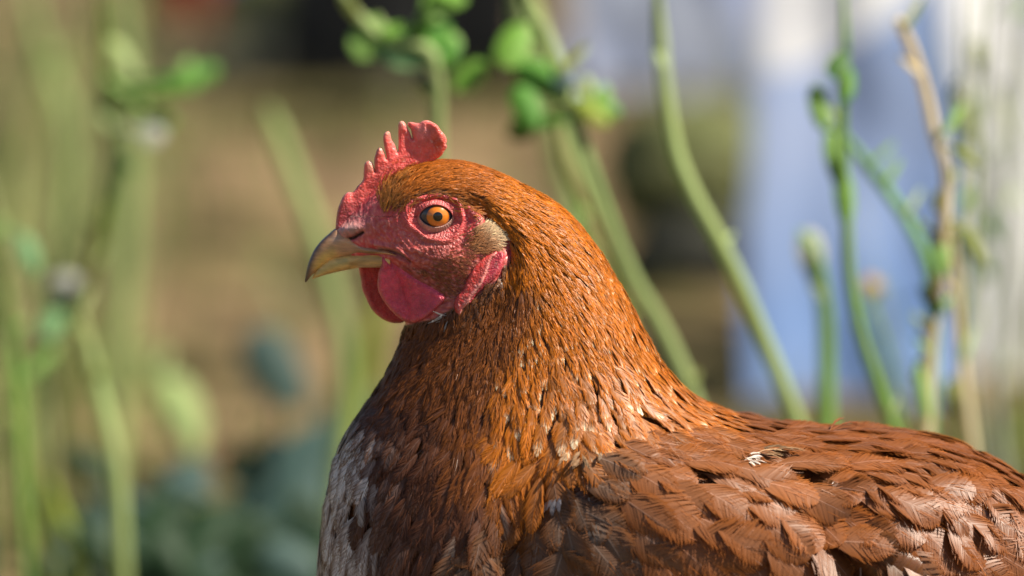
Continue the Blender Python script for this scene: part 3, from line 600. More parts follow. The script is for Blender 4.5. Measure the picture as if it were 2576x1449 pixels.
# a few odd pale or dark feathers, as in the photograph
odd = rng.random(N_); CCc = kc[:, 4:7] * jit; CEe = kc[:, 7:10] * jit
pale = (odd > .990) & (kv > 1050) & (ku > 1100); CCc[pale] = CCc[pale] * .6 + np.array([.5, .42, .36]) * .4; kc[pale, 3] *= .7
def sel(m, lift, prof, stack=1.0):
    return feather_set(kp[m], kn[m], kc[m, 0:2], L_[m], W_all[m], CCc[m], CEe[m], spotm[m], kc[m, 11], lift[m], profile=prof)
lift = np.clip(.10 * L_, 2, 20)
def gtag(m): return m
build_feathers('head_feathers', sel(headm, np.clip(.14 * L_, 2, 6), (1.2, .6)), hen, 2.4)
build_feathers('hackle_feathers', sel(hack & ~headm, lift * .7 + 2, (1.65, .62)), hen, 2.4)
build_feathers('breast_feathers', sel(breast, lift, (1.7, .55)), hen, 2.4)
build_feathers('back_feathers', sel(back, lift, (1.7, .5)), hen, 2.4)
for sgn in (0, 1):
    m = wing & (kf == bool(sgn)); 
    if m.any(): build_feathers('wing', sel(m, lift * 1.1, (1.8, .45)), hen, 2.4)
# cheek bristles, forehead bristles, ear tuft, eyebrow hairs: short fine feathers on the skin
def spray(pts_fn, n, ang, L, Wd, cc, ce, lift, mess=.3, both=True, off=0.0):
    P0, N0, AN, LL = [], [], [], []
    tries = 0
    while len(P0) < n and tries < n * 20:
        tries += 1; u, v = pts_fn()
        if u is None: continue
        d = dsurf(u, v); p = P(u, v, -d * K); loc, no, _, _ = BVH.find_nearest(Vector(p)); no = np.array(no); no = no if no[1] < 0 else -no
        an = math.radians(ang(u, v)); P0.append(p + no * (off * K)); N0.append(no); AN.append((math.cos(an), math.sin(an))); LL.append(L(u, v) if callable(L) else L)
    P0 = np.array(P0); N0 = np.array(N0); AN = np.array(AN); LL = np.array(LL) * rng.uniform(.7, 1.25, len(LL)); n = len(P0)
    j = rng.normal(1, .18, (n, 1)).clip(.5, 1.6)
    C = np.array([cc(*q) for q in zip(*proj(P0))]) * j if callable(cc) else np.tile(cc, (n, 1)) * j
    E = np.array([ce(*q) for q in zip(*proj(P0))]) * j if callable(ce) else np.tile(ce, (n, 1)) * j
    if both:
        P0 = np.r_[P0, P0 * [1, -1, 1]]; N0 = np.r_[N0, N0 * [1, -1, 1]]; AN = np.r_[AN, AN]; LL = np.r_[LL, LL]; C = np.r_[C, C]; E = np.r_[E, E]
    n = len(P0)
    return feather_set(P0, N0, AN, LL, np.full(n, float(Wd)), C, E, np.zeros(n), np.full(n, mess), LL * lift, profile=(1.1, .6), surf=False)
def merge(ds):
    out = {}
    for k in ds[0]: out[k] = np.concatenate([d[k] for d in ds]) if isinstance(ds[0][k], np.ndarray) else ds[0][k]
    return out
def in_poly_pts(poly):
    lo = np.min(poly, 0); hi = np.max(poly, 0)
    def f():
        u, v = random.uniform(lo[0], hi[0]), random.uniform(lo[1], hi[1])
        return (u, v) if inpoly(np.array(u), np.array(v), poly) else (None, None)
    return f
CHEEK = [(1060,672),(1100,640),(1160,612),(1200,600),(1235,620),(1215,650),(1185,690),(1160,730),(1120,760),(1090,720),(1040,690),(1000,665)]
def cheek_pt():
    u, v = in_poly_pts(CHEEK)()
    if u is None or random.random() > sm(0, 30, segdist(np.array(u), np.array(v), CHEEK + CHEEK[:1])) + .12: return (None, None)
    return u, v
TUFT = [(1190,604),(1202,586),(1215,572),(1240,566),(1256,572),(1262,592),(1256,612),(1238,624),(1212,630),(1195,622)]
def tuft_pt():
    u, v = in_poly_pts(TUFT)()
    if u is None: return (None, None)
    u -= max(0, random.gauss(0, 18)); v += random.gauss(0, 6)
    return u, v
def border_pt():
    B_ = [(975,450),(985,500),(1000,525),(1022,496),(1083,478),(1143,488),(1180,510),(1225,540)]; i = random.randrange(7); t = random.random()
    return B_[i][0] * (1 - t) + B_[i + 1][0] * t + random.gauss(0, 12), B_[i][1] * (1 - t) + B_[i + 1][1] * t + random.gauss(0, 12)
def tuftc(u, v):
    k = float(sm(1170, 1250, u - (v - 585) * .9)); return np.array([.88, .64, .40]) * k + np.array([.40, .17, .06]) * (1 - k)
build_feathers('ear_tuft', merge([spray(tuft_pt, 800, lambda u, v: random.gauss(-22, 12) + (v - 590) * .45 - (1 - sm(1170, 1240, u)) * 12, lambda u, v: 22 + 6 * sm(1170, 1240, u), 2.6, tuftc, tuftc,   .16, .08),
      ]), hen, 4, (5,))
build_feathers('cheek_bristles', merge([spray(cheek_pt, 150, lambda u, v: 18 + (v - 680) * .1, 13, 1.6, (.30, .09, .03), (.36, .14, .05), .22, .25),
      spray(cheek_pt, 240, lambda u, v: 18 + (v - 680) * .1, 16, 2.4, (.30, .08, .03), (.42, .17, .06), .15, .3),
      spray(in_poly_pts([(1130,790),(1180,770),(1250,690),(1285,650),(1290,700),(1240,790),(1160,830),(1090,835)]), 160, lambda u, v: 105, 30, 8, (.13, .05, .02), (.25, .09, .025), .25, .35)]), hen, 4, (5,))
def cang(u, v):
    q = control(np.array([float(u)]), np.array([float(v)]))[0]; return math.degrees(math.atan2(q[1], q[0])) + random.gauss(0, 12)
build_feathers('forehead_bristles', merge([spray(border_pt, 420, cang, 26, 2.6, (.36, .12, .02), (.55, .22, .04), .16, .3),
      spray(in_poly_pts([(948,455),(1000,400),(1025,420),(1000,500),(985,535),(958,540)]), 230, lambda u, v: -80 + (u - 950) * .5, 36, 3.4, (.48, .17, .03), (.70, .32, .06), .22, .25),
      spray(in_poly_pts([(985,535),(1022,500),(1083,484),(1143,492),(1172,515),(1160,500),(1083,472),(1010,490)]), 200, lambda u, v: -20 + (u - 1000) * .25, 16, 2.2, (.20, .08, .03), (.36, .14, .04), .25, .2)]), hen, 4, (5,))
# loose pale wisps: under the lobe, at the shoulder and on the back
def wisps(name, spec):
    ds = []
    for (cu, cv, su, sv, n, ang, L, Wd, c) in spec:
        ds.append(spray(lambda: (random.gauss(cu, su), random.gauss(cv, sv)), n, lambda u, v: ang, L, Wd, c, c, .30, .9 if cv < 1100 else .45, both=False, off=2 if cv < 1100 else 15))
    build_feathers(name, merge(ds), hen, 4, (5, 8, 12))
wisps('loose_wisps', [(1130,795,9,5,8,128,36,4,(.45,.42,.42)), (1878,1166,7,4,20,66,28,5,(.70,.62,.55)), (1900,1160,8,3,5,6,60,4,(.46,.30,.17)), (1925,1150,16,4,5,8,70,6,(.42,.26,.14)), (1470,1150,18,8,7,110,40,8,(.36,.22,.12)),
      (1405,1250,8,12,4,95,36,14,(.46,.42,.44)), (2090,1085,6,3,3,-12,62,4,(.30,.10,.04))])
# tail
tp, tn, ta, tl = [], [], [], []
for i in range(26):
    k = i % 13; sgn = -1 if i < 13 else 1; a = -38 + k * 5.0
    tp.append(P(2880 + k * 3, 1300 + k * 14) + np.array([0, sgn * (.004 + .0012 * k), 0])); tn.append((0.0, sgn * 1.0, .25)); ta.append((math.cos(math.radians(a)), math.sin(math.radians(a)))); tl.append(560 - k * 14)
n = len(tp); tn = np.array(tn); tn /= np.linalg.norm(tn, axis=1)[:, None]
build_feathers('tail', feather_set(np.array(tp), tn, np.array(ta), np.array(tl, float), np.full(n, 120.), np.tile((.30,.12,.06), (n, 1)), np.tile((.24,.08,.03), (n, 1)), np.zeros(n), np.full(n, .08), np.full(n, 20.), surf=False, profile=(1.5, .4)), hen, 10, (46,))
# legs
ml = noisy('leg_scale', (.55, .38, .14), (.42, .27, .10), 500, .5, .4, .0004)
for sgn in (-1, 1):
    x0 = P(1750, 2000)[0]; y0 = sgn * .028
    lg = tube_obj('leg', [(x0, y0, .17), (x0 + .01, y0, .12), (x0 + .012, y0, .09), (x0 + .004, y0, .05), (x0 - .002, y0, .012)], [.022, .013, .0075, .006, .007], ml, hen, 14)
    for a in (-28, 0, 28, 178):
        r = math.radians(a); L = .05 if a != 178 else .024; dx, dy = -math.cos(r), math.sin(r)
        bx, by = x0 - .002, y0
        tube_obj('toe', [(bx, by, .013), (bx + dx * L * .4, by + dy * L * .4, .0085), (bx + dx * L * .85, by + dy * L * .85, .0055), (bx + dx * L, by + dy * L, .003), (bx + dx * L * 1.2, by + dy * L * 1.2, .0008)], [.006, .005, .004, .0025, .0004], ml, lg, 10).matrix_parent_inverse = Matrix()

# ------------------------------------------------------------------ ground
def ground():
    xs = np.unique(np.r_[np.linspace(-60, -1.5, 24), np.linspace(-1.5, 1.5, 150), np.linspace(1.5, 60, 24)]); ys = np.unique(np.r_[np.linspace(-40, -.5, 20), np.linspace(-.5, 5, 240), np.linspace(5, 120, 30)])
    X, Y = np.meshgrid(xs, ys, indexing='ij'); Z = np.zeros_like(X)
    m = (np.abs(X) < 1.5) & (Y > -.5) & (Y < 5)
    Z[m] = [(.018 * noise.noise((x * 3, y * 3, 0)) + .010 * noise.noise((x * 12, y * 12, 2)) + .005 * noise.noise((x * 35, y * 35, 4))) for x, y in zip(X[m], Y[m])]
    Z *= sm(.25, .9, np.hypot(X - P(1750, 700)[0], Y))
    V = np.stack([X, Y, Z], -1)
    mt, N = newmat('soil', rough=.95, spec=.15); g = N.n('ShaderNodeNewGeometry')
    n1 = N.n('ShaderNodeTexNoise', i_Scale=2.6, i_Detail=3); N.l(g.outputs['Position'], n1.inputs['Vector'])
    r1 = N.n('ShaderNodeValToRGB'); e = r1.color_ramp.elements; e[0].position = .38; e[0].color = (.075, .07, .026, 1); e[1].position = .6; e[1].color = (.215, .15, .092, 1)
    N.l(n1.outputs['Fac'], r1.inputs[0])
    n2 = N.n('ShaderNodeTexNoise', i_Scale=11, i_Detail=8); N.l(g.outputs['Position'], n2.inputs['Vector'])
    r2 = N.n('ShaderNodeValToRGB'); e = r2.color_ramp.elements; e[0].position = .36; e[0].color = (.30, .28, .24, 1); e[1].position = .62; e[1].color = (1.5, 1.42, 1.3, 1)
    N.l(n2.outputs['Fac'], r2.inputs[0]); mx = N.n('ShaderNodeMixRGB', blend_type='MULTIPLY'); mx.inputs[0].default_value = 1
    N.l(r1.outputs[0], mx.inputs[1]); N.l(r2.outputs[0], mx.inputs[2]); N.l(mx.outputs[0], N.b.inputs['Base Color'])
    bp = N.n('ShaderNodeBump', i_Distance=.02); N.l(n2.outputs['Fac'], bp.inputs['Height']); N.l(bp.outputs[0], N.b.inputs['Normal'])
    tag(mesh_np('ground', V, grid_faces(len(xs), len(ys), False), mt), 'bare brown soil with short weeds behind the hen', None, None, 'structure')
ground()
def gpoint(u, v):
    """point on the flat ground under picture point (u, v)"""
    b = -(v - 724.5) / FPX; a = (u - 1288) / FPX; dy = cp + b * sp; dz = -sp + b * cp; t = -CZ / dz
    return np.array([a * t, -CD + dy * t, 0.0])

# ------------------------------------------------------------------ background plants
def gmat(name, c, trans=.3):
    return noisy(name, tuple(x * .88 for x in c), tuple(min(1, x * 1.12) for x in c), 22, .55, .25, 0, 3, trans)
MG = {'pale': gmat('pale_stem', (.40, .50, .20)), 'green': gmat('green_stem', (.24, .42, .10)), 'olive': gmat('olive_stem', (.22, .26, .06)), 'lime': gmat('lime_leaf', (.20, .40, .06), .4),
      'bright': gmat('bright_leaf', (.12, .33, .045), .4), 'dark': gmat('shade_leaf', (.018, .045, .018), .06), 'straw': gmat('straw_stem', (.74, .62, .38)), 'blue': gmat('bluish_leaf', (.045, .085, .075), .05),  # dark leaf colour carries the shade of the low plants
      'yellow': gmat('yellow_green_stem', (.34, .42, .06)), 'mint': gmat('mint_leaf', (.24, .46, .20), .3), 'mid': gmat('mid_leaf', (.09, .20, .05)), 'white': gmat('white_petal', (.48, .48, .42), .3), 'grey': gmat('grey_stem', (.38, .42, .33)), 'amber': gmat('amber_petal', (.6, .36, .05))}
def sc(y): return (y + CD) / CD
def stem_plant(name, label, cat, pts, wpx, Y, mat, leaves=(), group=None, side=(), taper=.85, top=True):
    Y = Y * 1.12 + .06
    """a stem through picture points at distance Y, grown on down to the ground, with its leaves"""
    pts = [tuple(p) for p in pts]
    yy = Y; C = catmull(pts, 8); m = len(C)
    if top is False: pass
    p3 = P(C[:, 0], C[:, 1], np.full(m, yy) + .004 * np.sin(np.arange(m) * .12))
    foot = p3[-1]; d = p3[-1] - p3[-3]; d /= np.linalg.norm(d)
    if foot[2] > .01:
        k = np.linspace(0, 1, 9)[1:, None]; gx = foot[0] + d[0] / max(.35, -d[2]) * foot[2] * .55
        ext = np.c_[foot[0] + (gx - foot[0]) * (1.3 * k - .3 * k * k), np.full(8, foot[1]), foot[2] * (1 - k[:, 0]) - .004 * k[:, 0]]
        p3 = np.r_[p3, ext]
    r = wpx * K * sc(Y) * .40; rad = r * np.linspace(taper, 1.1, len(p3)) * (1 if name == 'dry_stem' else .4 + .6 * sm(0, 9, np.arange(len(p3))))
    root = empty(name, (float(p3[-1][0]), float(p3[-1][1]), 0.0)); tag(root, label, cat, group)
    tube_obj('stalk', p3, rad, MG[mat], root, 10)
    lv2 = []
    for L_e in leaves:
        lu, lv, ll, lw, la, lm = L_e
        if lw >= 55 and lm not in ('white', 'amber') and ll < 200:
            for q_ in range(2):
                lv2.append((lu + random.gauss(0, ll * .26), lv + random.gauss(0, lw * .30), ll * random.uniform(.65, .95), lw * random.uniform(.5, .8), la + random.uniform(-45, 45), lm if q_ else random.choice(('lime', 'green', 'bright'))))
        else: lv2.append(L_e)
    for (lu, lv, ll, lw, la, lm) in lv2:
        leaf(root, lu, lv, ll, lw, la, lm, Y + random.uniform(-.01, .01), p3)
    dn = 0; cu = C[:, 0]; cv = C[:, 1]; kk = 3
    while kk < m - 3:
        if -50 < cv[kk] < 1200:
            sd_ = random.choice((-1, 1)); ll_ = random.uniform(40, 100); aa = -90 + sd_ * random.uniform(18, 50)
            if random.random() < .6: leaf(root, cu[kk] + math.cos(math.radians(aa)) * ll_ * .5, cv[kk] + math.sin(math.radians(aa)) * ll_ * .5, ll_, random.uniform(9, 24), aa, random.choice(('olive', 'green', 'pale', mat)), Y, None, False)
            V_, F_, c1_, c2_ = tube([p3[kk - 1], p3[kk], p3[kk + 1]], [r * .8, r * 1.25, r * .8], 8)
        kk += random.randint(5, 12)
    for (spts, swp, smat) in side:
        q = catmull(spts, 6); s3 = P(q[:, 0], q[:, 1], np.full(len(q), Y)); tube_obj('side_shoot', s3, swp * K * sc(Y) * .5 * np.linspace(1, .8, len(q)), MG[smat], root, 8)
    return root
def leaf(root, lu, lv, ll, lw, la, lm, Y, p3=None, attach=True):
    a = math.radians(la); n, mm = 13, 7; s_ = np.linspace(-1, 1, n)[:, None]; t_ = np.linspace(-1, 1, mm)[None, :]
    wd = np.sqrt(np.clip(1 - np.abs(s_) ** 2.2, 0, 1)) * (1 - .15 * s_)
    x = s_ * ll / 2 + 0 * t_; y = t_ * wd * lw / 2; dd = 7 * (1 - s_ ** 2) - .16 * lw * np.abs(t_) * wd + 0 * x
    u = lu + x * math.cos(a) - y * math.sin(a); v = lv + x * math.sin(a) + y * math.cos(a)
    V = P(u, v, Y - dd * K * 1.5 + (x / 2) * K * .3 - (v - lv) * K * .75); V2 = V + np.array([0, .0006, 0]); F = grid_faces(n, mm, False)
    VV = np.r_[V.reshape(-1, 3), V2.reshape(-1, 3)]; nv = n * mm
    lf = mesh_np('leaf', VV, np.r_[F[:, ::-1], F + nv], MG[lm], root)
    if attach and p3 is not None:
        base = V[0, mm // 2]; k = np.argmin(np.linalg.norm(p3 - base, axis=1)); q = p3[k]; b2 = V[-1, mm // 2]; k2 = np.argmin(np.linalg.norm(p3 - b2, axis=1))
        if np.linalg.norm(p3[k2] - b2) < np.linalg.norm(q - base): q, base = p3[k2], b2
        if np.linalg.norm(q - base) > .001: tube_obj('petiole', [q, (q + base) / 2 + np.array([0, 0, .002]), base], [.0011] * 3, MG[lm], root, 6)
GS = 'tall green stems behind the hen'
stem_plant('weed_stem', 'left weed stem with a small leafy top, bending left at mid height', 'weed', [(250,-60),(258,60),(262,200),(285,400),(265,500),(238,640),(222,700),(170,790),(118,850),(66,930),(62,1100),(85,1280),(125,1460)], 40, .55, 'olive',
  [(305,150,120,50,58,'pale'),(385,335,60,58,0,'white'),(520,175,90,70,-30,'bright'),(455,200,90,60,-15,'lime'),(392,290,50,60,80,'green'),(295,430,60,60,0,'mint'),(165,720,70,80,90,'white'),(40,900,150,60,-45,'mint'),(140,800,120,50,-60,'mint')], GS, side=[([(262,200),(330,250),(380,300)], 26, 'green'), ([(330,250),(420,215),(500,180)], 14, 'green')])
stem_plant('grass_stem', 'straight pale green stem in the lower left corner area, topmost end at mid height', 'grass stem', [(195,770),(215,860),(240,960),(272,1080),(292,1180),(300,1300),(305,1460)], 56, .45, 'pale', (), GS)
stem_plant('grass_stem', 'yellow green stem low at the far left, left of the straight pale stem', 'grass stem', [(120,1200),(150,1300),(185,1400),(205,1470)], 60, .6, 'yellow', (), GS)
stem_plant('grass_stem', 'faint broad green blade crossing the upper left behind the weed stem', 'grass stem', [(300,-60),(308,100),(330,300),(320,600),(300,800)], 70, 1.0, 'pale', (), GS)
stem_plant('grass_stem', 'wide pale green blade running down towards the beak of the hen', 'grass stem', [(675,270),(700,340),(742,450),(790,580),(830,720),(860,850),(868,1000),(850,1200),(820,1460)], 62, .75, 'pale', (), GS)
stem_plant('grass_stem', 'faint stem just left of the hen breast, yellow green and very blurred', 'grass stem', [(960,700),(930,850),(900,1000),(850,1200),(820,1460)], 90, .9, 'yellow', (), GS)
stem_plant('grass_stem', 'short blurred blade at the lower left with a broad pale end above the dark leaves', 'grass stem', [(345,880),(395,960),(440,1040),(470,1110),(500,1300)], 50, .9, 'pale', [(455,1040,210,110,66,'pale')], GS)
stem_plant('grass_stem', 'thin leaning stem at the left edge of the view', 'grass stem', [(-30,560),(5,700),(30,860),(45,1000),(60,1300)], 34, .5, 'green', [(70,640,110,50,70,'mint')], GS)
stem_plant('grass_stem', 'faint pale blade at the left edge beside the weed stem', 'grass stem', [(60,-60),(110,150),(160,330),(150,600),(90,900)], 70, 1.2, 'pale', (), GS)
stem_plant('leafy_stem', 'stem coming down from the top edge ending in green leaves above the comb', 'weed', [(840,-60),(875,10),(920,60),(965,95),(1000,110),(1090,150),(1100,400),(1100,700)], 42, .32, 'pale',
  [(1030,135,190,120,20,'mint'),(1060,40,150,110,-60,'bright'),(1120,120,80,90,60,'green'),(1085,-10,120,80,-20,'lime'),(985,70,100,60,10,'lime')], GS)
stem_plant('leafy_stem', 'leaning stem behind the neck of the hen with bright leaves left of its top node', 'weed', [(1300,-60),(1340,20),(1385,120),(1420,210),(1450,320),(1485,430),(1535,570),(1590,700),(1650,800),(1700,900),(1745,1010),(1780,1150)], 50, .33, 'pale',
  [(1215,185,150,110,-20,'lime'),(1330,235,190,100,25,'bright'),(1395,215,70,70,0,'blue'),(1480,250,140,60,50,'pale'),(1530,290,110,70,20,'yellow'),(1310,320,50,90,90,'olive')], GS)
stem_plant('grass_stem', 'thin olive stem pressed against the leaning leafy stem behind the neck', 'grass stem', [(1395,240),(1420,400),(1470,520),(1510,640),(1560,760),(1610,900)], 30, .42, 'olive', (), GS)
stem_plant('grass_stem', 'tall curved pale green stem standing alone between the hen neck and the blue sheet', 'grass stem', [(1650,-60),(1662,100),(1675,240),(1700,380),(1745,490),(1800,590),(1860,710),(1915,840),(1965,960),(2010,1080),(2040,1200)], 50, .30, 'pale', (), GS)
stem_plant('grass_stem', 'faint wide olive blade at the top edge between the two leafy stems', 'grass stem', [(1310,-60),(1330,60),(1360,200),(1400,330),(1450,560)], 80, .9, 'pale', (), GS)
stem_plant('leafy_stem', 'upright bright green stem in front of the blue sheet with leaves at its top', 'weed', [(2118,-60),(2125,120),(2118,280),(2122,420),(2130,560),(2138,700),(2165,840),(2205,960),(2250,1090)], 36, .25, 'green',
  [(2060,270,120,50,80,'green'),(2130,180,110,70,-70,'mid'),(2125,500,150,50,85,'lime'),(2100,400,150,50,80,'green')], GS)
stem_plant('grass_stem', 'upright pale green stem topped by a whitish bud before the blue sheet', 'grass stem', [(2045,600),(2062,700),(2075,800),(2078,950),(2080,1100)], 52, .35, 'green', [(2040,640,130,70,80,'white')], GS)
stem_plant('grass_stem', 'slanting pale stem crossing from the bright stem down to the right', 'grass stem', [(2110,320),(2170,400),(2230,480),(2290,570),(2330,660),(2350,760),(2345,900)], 40, .30, 'mint', (), GS)
stem_plant('dry_stem', 'bent straw coloured stem with a sharp broken tip at the upper right', 'weed', [(2262,50),(2300,140),(2330,240),(2352,340),(2380,430),(2375,540),(2365,650),(2355,760),(2340,860),(2335,960),(2330,1100)], 38, .26, 'straw',
  [(2365,640,120,50,85,'green'),(2350,760,120,60,80,'mid'),(2430,395,90,26,35,'olive'),(2400,300,90,22,-60,'green'),(2370,520,80,40,70,'olive'),(2450,620,120,40,60,'olive'),(2322,985,150,30,80,'green')], GS)
stem_plant('dry_stem', 'brownish stem right of the bent straw stem, low at the right', 'weed', [(2385,560),(2400,700),(2412,850),(2425,980),(2445,1120)], 34, .35, 'straw', [(2400,1000,100,50,80,'olive')], GS)
for k, (x0, x1, wd, mt_, yy, lab) in enumerate([(2500,2440,26,'grey',.5,'second'),(2560,2500,34,'grey',.55,'rightmost'),(2420,2410,22,'olive',.45,'leftmost'),(2465,2425,24,'pale',.6,'middle')]):
    stem_plant('grass_stem', {0: 'grey green stem with two narrow leaves near the right edge', 1: 'grey green stem closest to the right edge of the view', 2: 'thin olive stem reaching the top edge right of the bent straw stem', 3: 'pale thin stem between the olive and the grey stems at right'}[k], 'grass stem',
      [(x0,-60),((x0 + x1) / 2 + 6,300),((x0 + x1) / 2,600),(x1,900),(x1 + 20,1150)], wd, yy, mt_, [((x0 + x1) / 2 - 8, 150 + 60 * k, 110, 34, 82, 'olive'), ((x0 + x1) / 2 + 20, 560 + 30 * k, 120, 34, 60, 'mid')] if k != 1 else [(2530,300,150,26,80,'olive')], GS)
stem_plant('grass_stem', 'small stem with an amber bud low in front of the pale sheet', 'grass stem', [(2190,740),(2200,800),(2230,900),(2260,1100)], 20, .5, 'green', [(2192,715,44,40,0,'amber')], GS)
stem_plant('grass_stem', 'olive blade rising at the lower right corner behind the back of the hen', 'grass stem', [(2600,980),(2560,1060),(2530,1130),(2500,1220)], 60, .7, 'olive', (), GS)
# low broad-leaved plants, lower left; shade put into their dark leaf colours
def broadleaf(cu, cv, Y, n, spread, lab, cols, size=(120, 220)):
    b = P(cu, cv, Y); root = empty('broadleaf_plant', (float(b[0]), Y, 0)); tag(root, lab, 'plant', 'broad-leaved plants')
    for i in range(n):
        a = random.uniform(0, 360); u = cu + random.gauss(0, spread[0]); v = cv + random.gauss(0, spread[1])
        leaf(root, u, v, random.uniform(*size), random.uniform(size[0] * .6, size[1] * .6), random.uniform(-60, 60), random.choice(cols), Y + random.uniform(-.12, .12), None, False)
        q = P(u, v, Y); tube_obj('petiole', [(float(b[0]), Y, 0), ((b[0] + q[0]) / 2, Y, q[2] * .6), tuple(q)], [.0015] * 3, MG['dark'], root, 6)
broadleaf(690, 1210, 1.05, 20, (85, 80), 'bluish green broad-leaved plant low beside the hen breast', ['blue', 'blue', 'dark'], (150, 260))
broadleaf(430, 1400, .85, 80, (230, 85), 'broad-leaved plant at the bottom edge left of the hen, shade put into its dark colour', ['dark', 'dark', 'dark', 'dark', 'blue'], (90, 190))
# ------------------------------------------------------------------ stones, sheets and scraps behind
def blob(name, label, cat, c, r, mat, seed=0, amp=.18, und=.0):
    n, m = 28, 40; ph = np.linspace(0, np.pi, n)[:, None]; t = np.linspace(0, 2 * np.pi, m, endpoint=False)[None, :]
    D = np.stack([np.sin(ph) * np.cos(t), np.sin(ph) * np.sin(t), np.cos(ph) + 0 * t], -1)
    k = 1 + amp * np.array([noise.noise(tuple(d * 1.6 + seed)) + .5 * noise.noise(tuple(d * 4 + seed)) for d in D.reshape(-1, 3)]).reshape(D.shape[:2])
    V = D * k[..., None] * np.array(r) + np.array(c); V[..., 2] = np.maximum(V[..., 2], -.02)
    return tag(mesh_np(name, V, grid_faces(n, m, True)[:, ::-1], mat), label, cat)
MOSS = noisy('moss', (.10, .12, .045), (.24, .24, .12), 30, .95, .1, .01); MSHADE = noisy('stone_shade', (.02, .022, .018), (.06, .06, .045), 20, .8, .3, .01)  # second material: dark blobs standing in for shade beneath the mossy stones
g1 = gpoint(870, 215); blob('mossy_stone', 'mossy green stone above and left of the comb, far behind', 'stone', (g1[0], g1[1] + .08, .075), (.13, .09, .075), MOSS, 3)
g1 = gpoint(880, 222); blob('stone_shade', 'dark flat blob standing in for the shade under the mossy stone', 'stone', (g1[0], g1[1] + .03, .01), (.23, .05, .05), MSHADE, 5)
g2 = gpoint(1745, 700); blob('mossy_stone', 'yellow green mossy stone behind the neck, left of the blue sheet', 'stone', (g2[0], g2[1] + .07, .075), (.07, .055, .06), MOSS, 8)
blob('stone_shade', 'dark blob standing in for the shade below the yellow green mossy stone', 'stone', (g2[0] + .005, g2[1] + .03, .012), (.06, .04, .036), MSHADE, 9)
def sheet(name, label, cat, u0, u1, vb, vt, mat, seed, amp=.03, Yoff=0.0, freq=9, lean=.05, grp=None, top=None):
    gb = gpoint((u0 + u1) / 2, vb); Y = gb[1] + Yoff; n, m = 70, 70
    uu_ = np.linspace(u0, u1, n)[:, None]; vv_ = np.linspace(vb, vt, m)[None, :]
    if top is not None: vv_ = vb + (np.interp(uu_, *top) - vb) * np.linspace(0, 1, m)[None, :]
    V = P(uu_ + 0 * vv_, vv_ + 0 * uu_, Y); h = V[..., 2]
    f = np.array([noise.noise((x * freq, z * freq * .35, seed)) + .5 * noise.noise((x * freq * 2.3, z * freq, seed + 3)) for x, z in zip(V[..., 0].ravel(), h.ravel())]).reshape(h.shape)
    V[..., 1] += amp * f + lean * h; V[..., 0] += .012 * np.array([noise.noise((z * 9, seed, x)) for x, z in zip(V[..., 0].ravel(), h.ravel())]).reshape(h.shape)
    V2 = V + np.array([0, .004, 0]); F = grid_faces(n, m, False); o = mesh_np(name, np.r_[V.reshape(-1, 3), V2.reshape(-1, 3)], np.r_[F, F[:, ::-1] + n * m], mat)
    return tag(o, label, cat, grp)
MBL = noisy('blue_sheet', (.15, .29, .62), (.33, .40, .60), 3, .55, .4, 0, 3, .1); MWH = noisy('white_sheet', (.62, .62, .66), (.86, .85, .84), 6, .6, .4, 0, 3, .1)
MGB = noisy('grey_blue_sheet', (.14, .20, .46), (.38, .42, .52), 5, .6, .3, 0, 3, .1); MBKS = noisy('black_sheet', (.015, .016, .017), (.032, .033, .034), 12, .9, .05)
sheet('blue_sheet', 'crumpled light blue plastic sheet standing behind the right stems', 'plastic sheet', 1885, 2420, 1020, 60, MBL, 2, .02, lean=.3, top=([1885, 2050, 2200, 2300, 2420], [230, 200, 120, 60, -60]))
sheet('white_sheet', 'white sheet hanging behind the blue one, filling the right edge', 'plastic sheet', 1930, 2800, 1060, -140, MWH, 12, .02, .18, lean=.35)
sheet('blue_grey_sheet', 'grey blue sheet at the top edge right of the leaning leafy stem', 'plastic sheet', 1430, 1960, 225, -160, MGB, 21, .05, lean=.4)
sheet('black_sheet', 'black plastic sheet at the top edge behind the mossy stone', 'plastic sheet', 700, 1330, 212, -160, MBKS, 31, .03, -.25)
MRED = noisy('red_plastic', (.22, .01, .012), (.30, .03, .03), 20, .5, .4); MBLU = noisy('blue_plastic', (.10, .17, .60), (.22, .30, .75), 20, .5, .4)
q = gpoint(565, 52); blob('blue_ball', 'round dark blue thing cut by the top edge left of the mossy stone', 'ball', (q[0], q[1] + .05, .09), (.09, .09, .09), MBLU, 40, .05)
q = gpoint(462, 105); blob('red_ball', 'dark red thing at the top edge left of the blue one', 'ball', (q[0], q[1], .12), (.035, .035, .12), MRED, 44, .05)

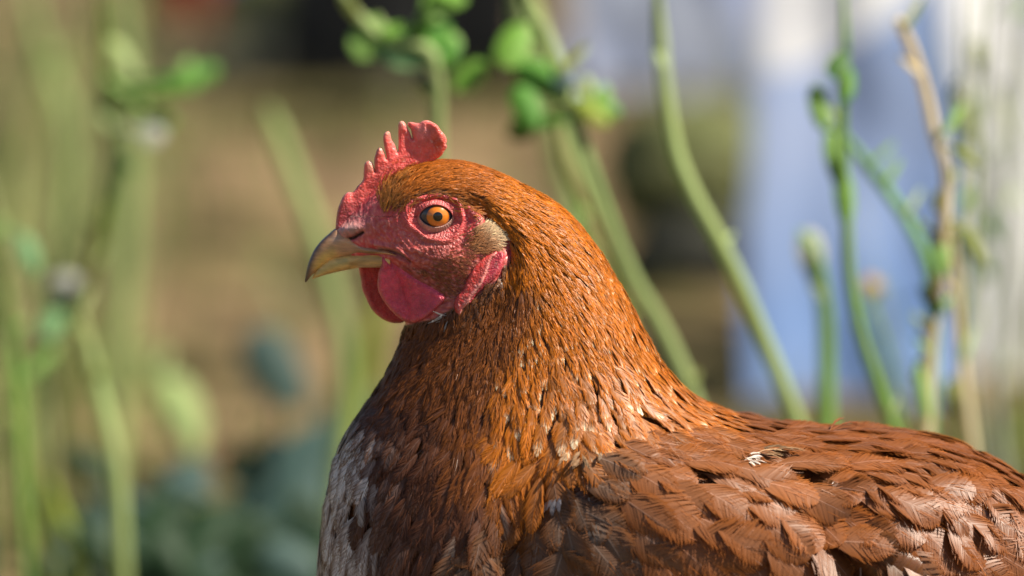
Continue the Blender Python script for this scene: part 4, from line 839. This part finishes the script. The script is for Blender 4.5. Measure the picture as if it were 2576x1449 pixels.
# ------------------------------------------------------------------ ground litter and short grass (uncountable)
def grass(name, label, n, area, hmin, hmax, wid, cols, seed):
    r = np.random.default_rng(seed); x = r.uniform(area[0], area[1], n); y = r.uniform(area[2], area[3], n); keepg = r.random(n) < area[4](x, y)
    x, y = x[keepg], y[keepg]; n = len(x); h = r.uniform(hmin, hmax, n); a = r.uniform(0, 2 * np.pi, n); ln = r.uniform(.1, .7 if hmax < .2 else .3, n) * h; b = r.uniform(0, 2 * np.pi, n); w_ = wid * r.uniform(.6, 1.4, n)
    dx, dy = np.cos(a) * w_, np.sin(a) * w_; V = []
    for f, ww in ((0, 1), (.4, .9), (.75, .6), (1, .06)):
        cx = x + np.cos(b) * ln * f * f; cy = y + np.sin(b) * ln * f * f; cz = h * f * (1 - .15 * f) - .006
        V += [np.stack([cx - dx * ww, cy - dy * ww, cz], -1), np.stack([cx + dx * ww, cy + dy * ww, cz], -1)]
    V = np.stack(V, 1).reshape(-1, 3); i = np.arange(n)[:, None, None] * 8; F = (i + np.array([[0, 1, 3, 2], [2, 3, 5, 4], [4, 5, 7, 6]])[None]).reshape(-1, 4)
    c = np.array(cols)[r.integers(0, len(cols), n)] * r.uniform(.75, 1.25, (n, 1)); c = np.repeat(c, 8, 0)
    tag(mesh_np(name, V, F, M_GR, None, c), label, None, None, 'stuff')
M_GR = feather_mat(False); M_GR.name = 'grass_blade'
grass('tall_grass', 'faint tall grass blades blurred among the weeds', 1100, (-.9, .9, .5, 2.2, lambda x, y: np.where(x < 0, sm(-.10 - .06 * y, -.30, x), .7 * sm(.20, .34, x))), .15, .46, .0024, [(.30, .36, .12), (.42, .42, .20), (.22, .30, .08)], 11)
GC = [(.20, .27, .07), (.30, .34, .12), (.42, .36, .20), (.16, .22, .06)]
grass('grass', 'short blurred weeds and grass over the soil', 9000, (-1.1, 1.1, .9, 4.2, lambda x, y: np.clip(.10 + .75 * sm(-.15, -.42, x) + .35 * sm(1.6, .9, y), 0, 1)), .02, .09, .0025, GC, 3)
grass('dry_straw', 'scattered straw lying on the soil', 2600, (-1.1, 1.1, .7, 4.0, lambda x, y: .8 + 0 * x), .004, .02, .003, [(.5, .40, .24), (.34, .25, .15)], 5)
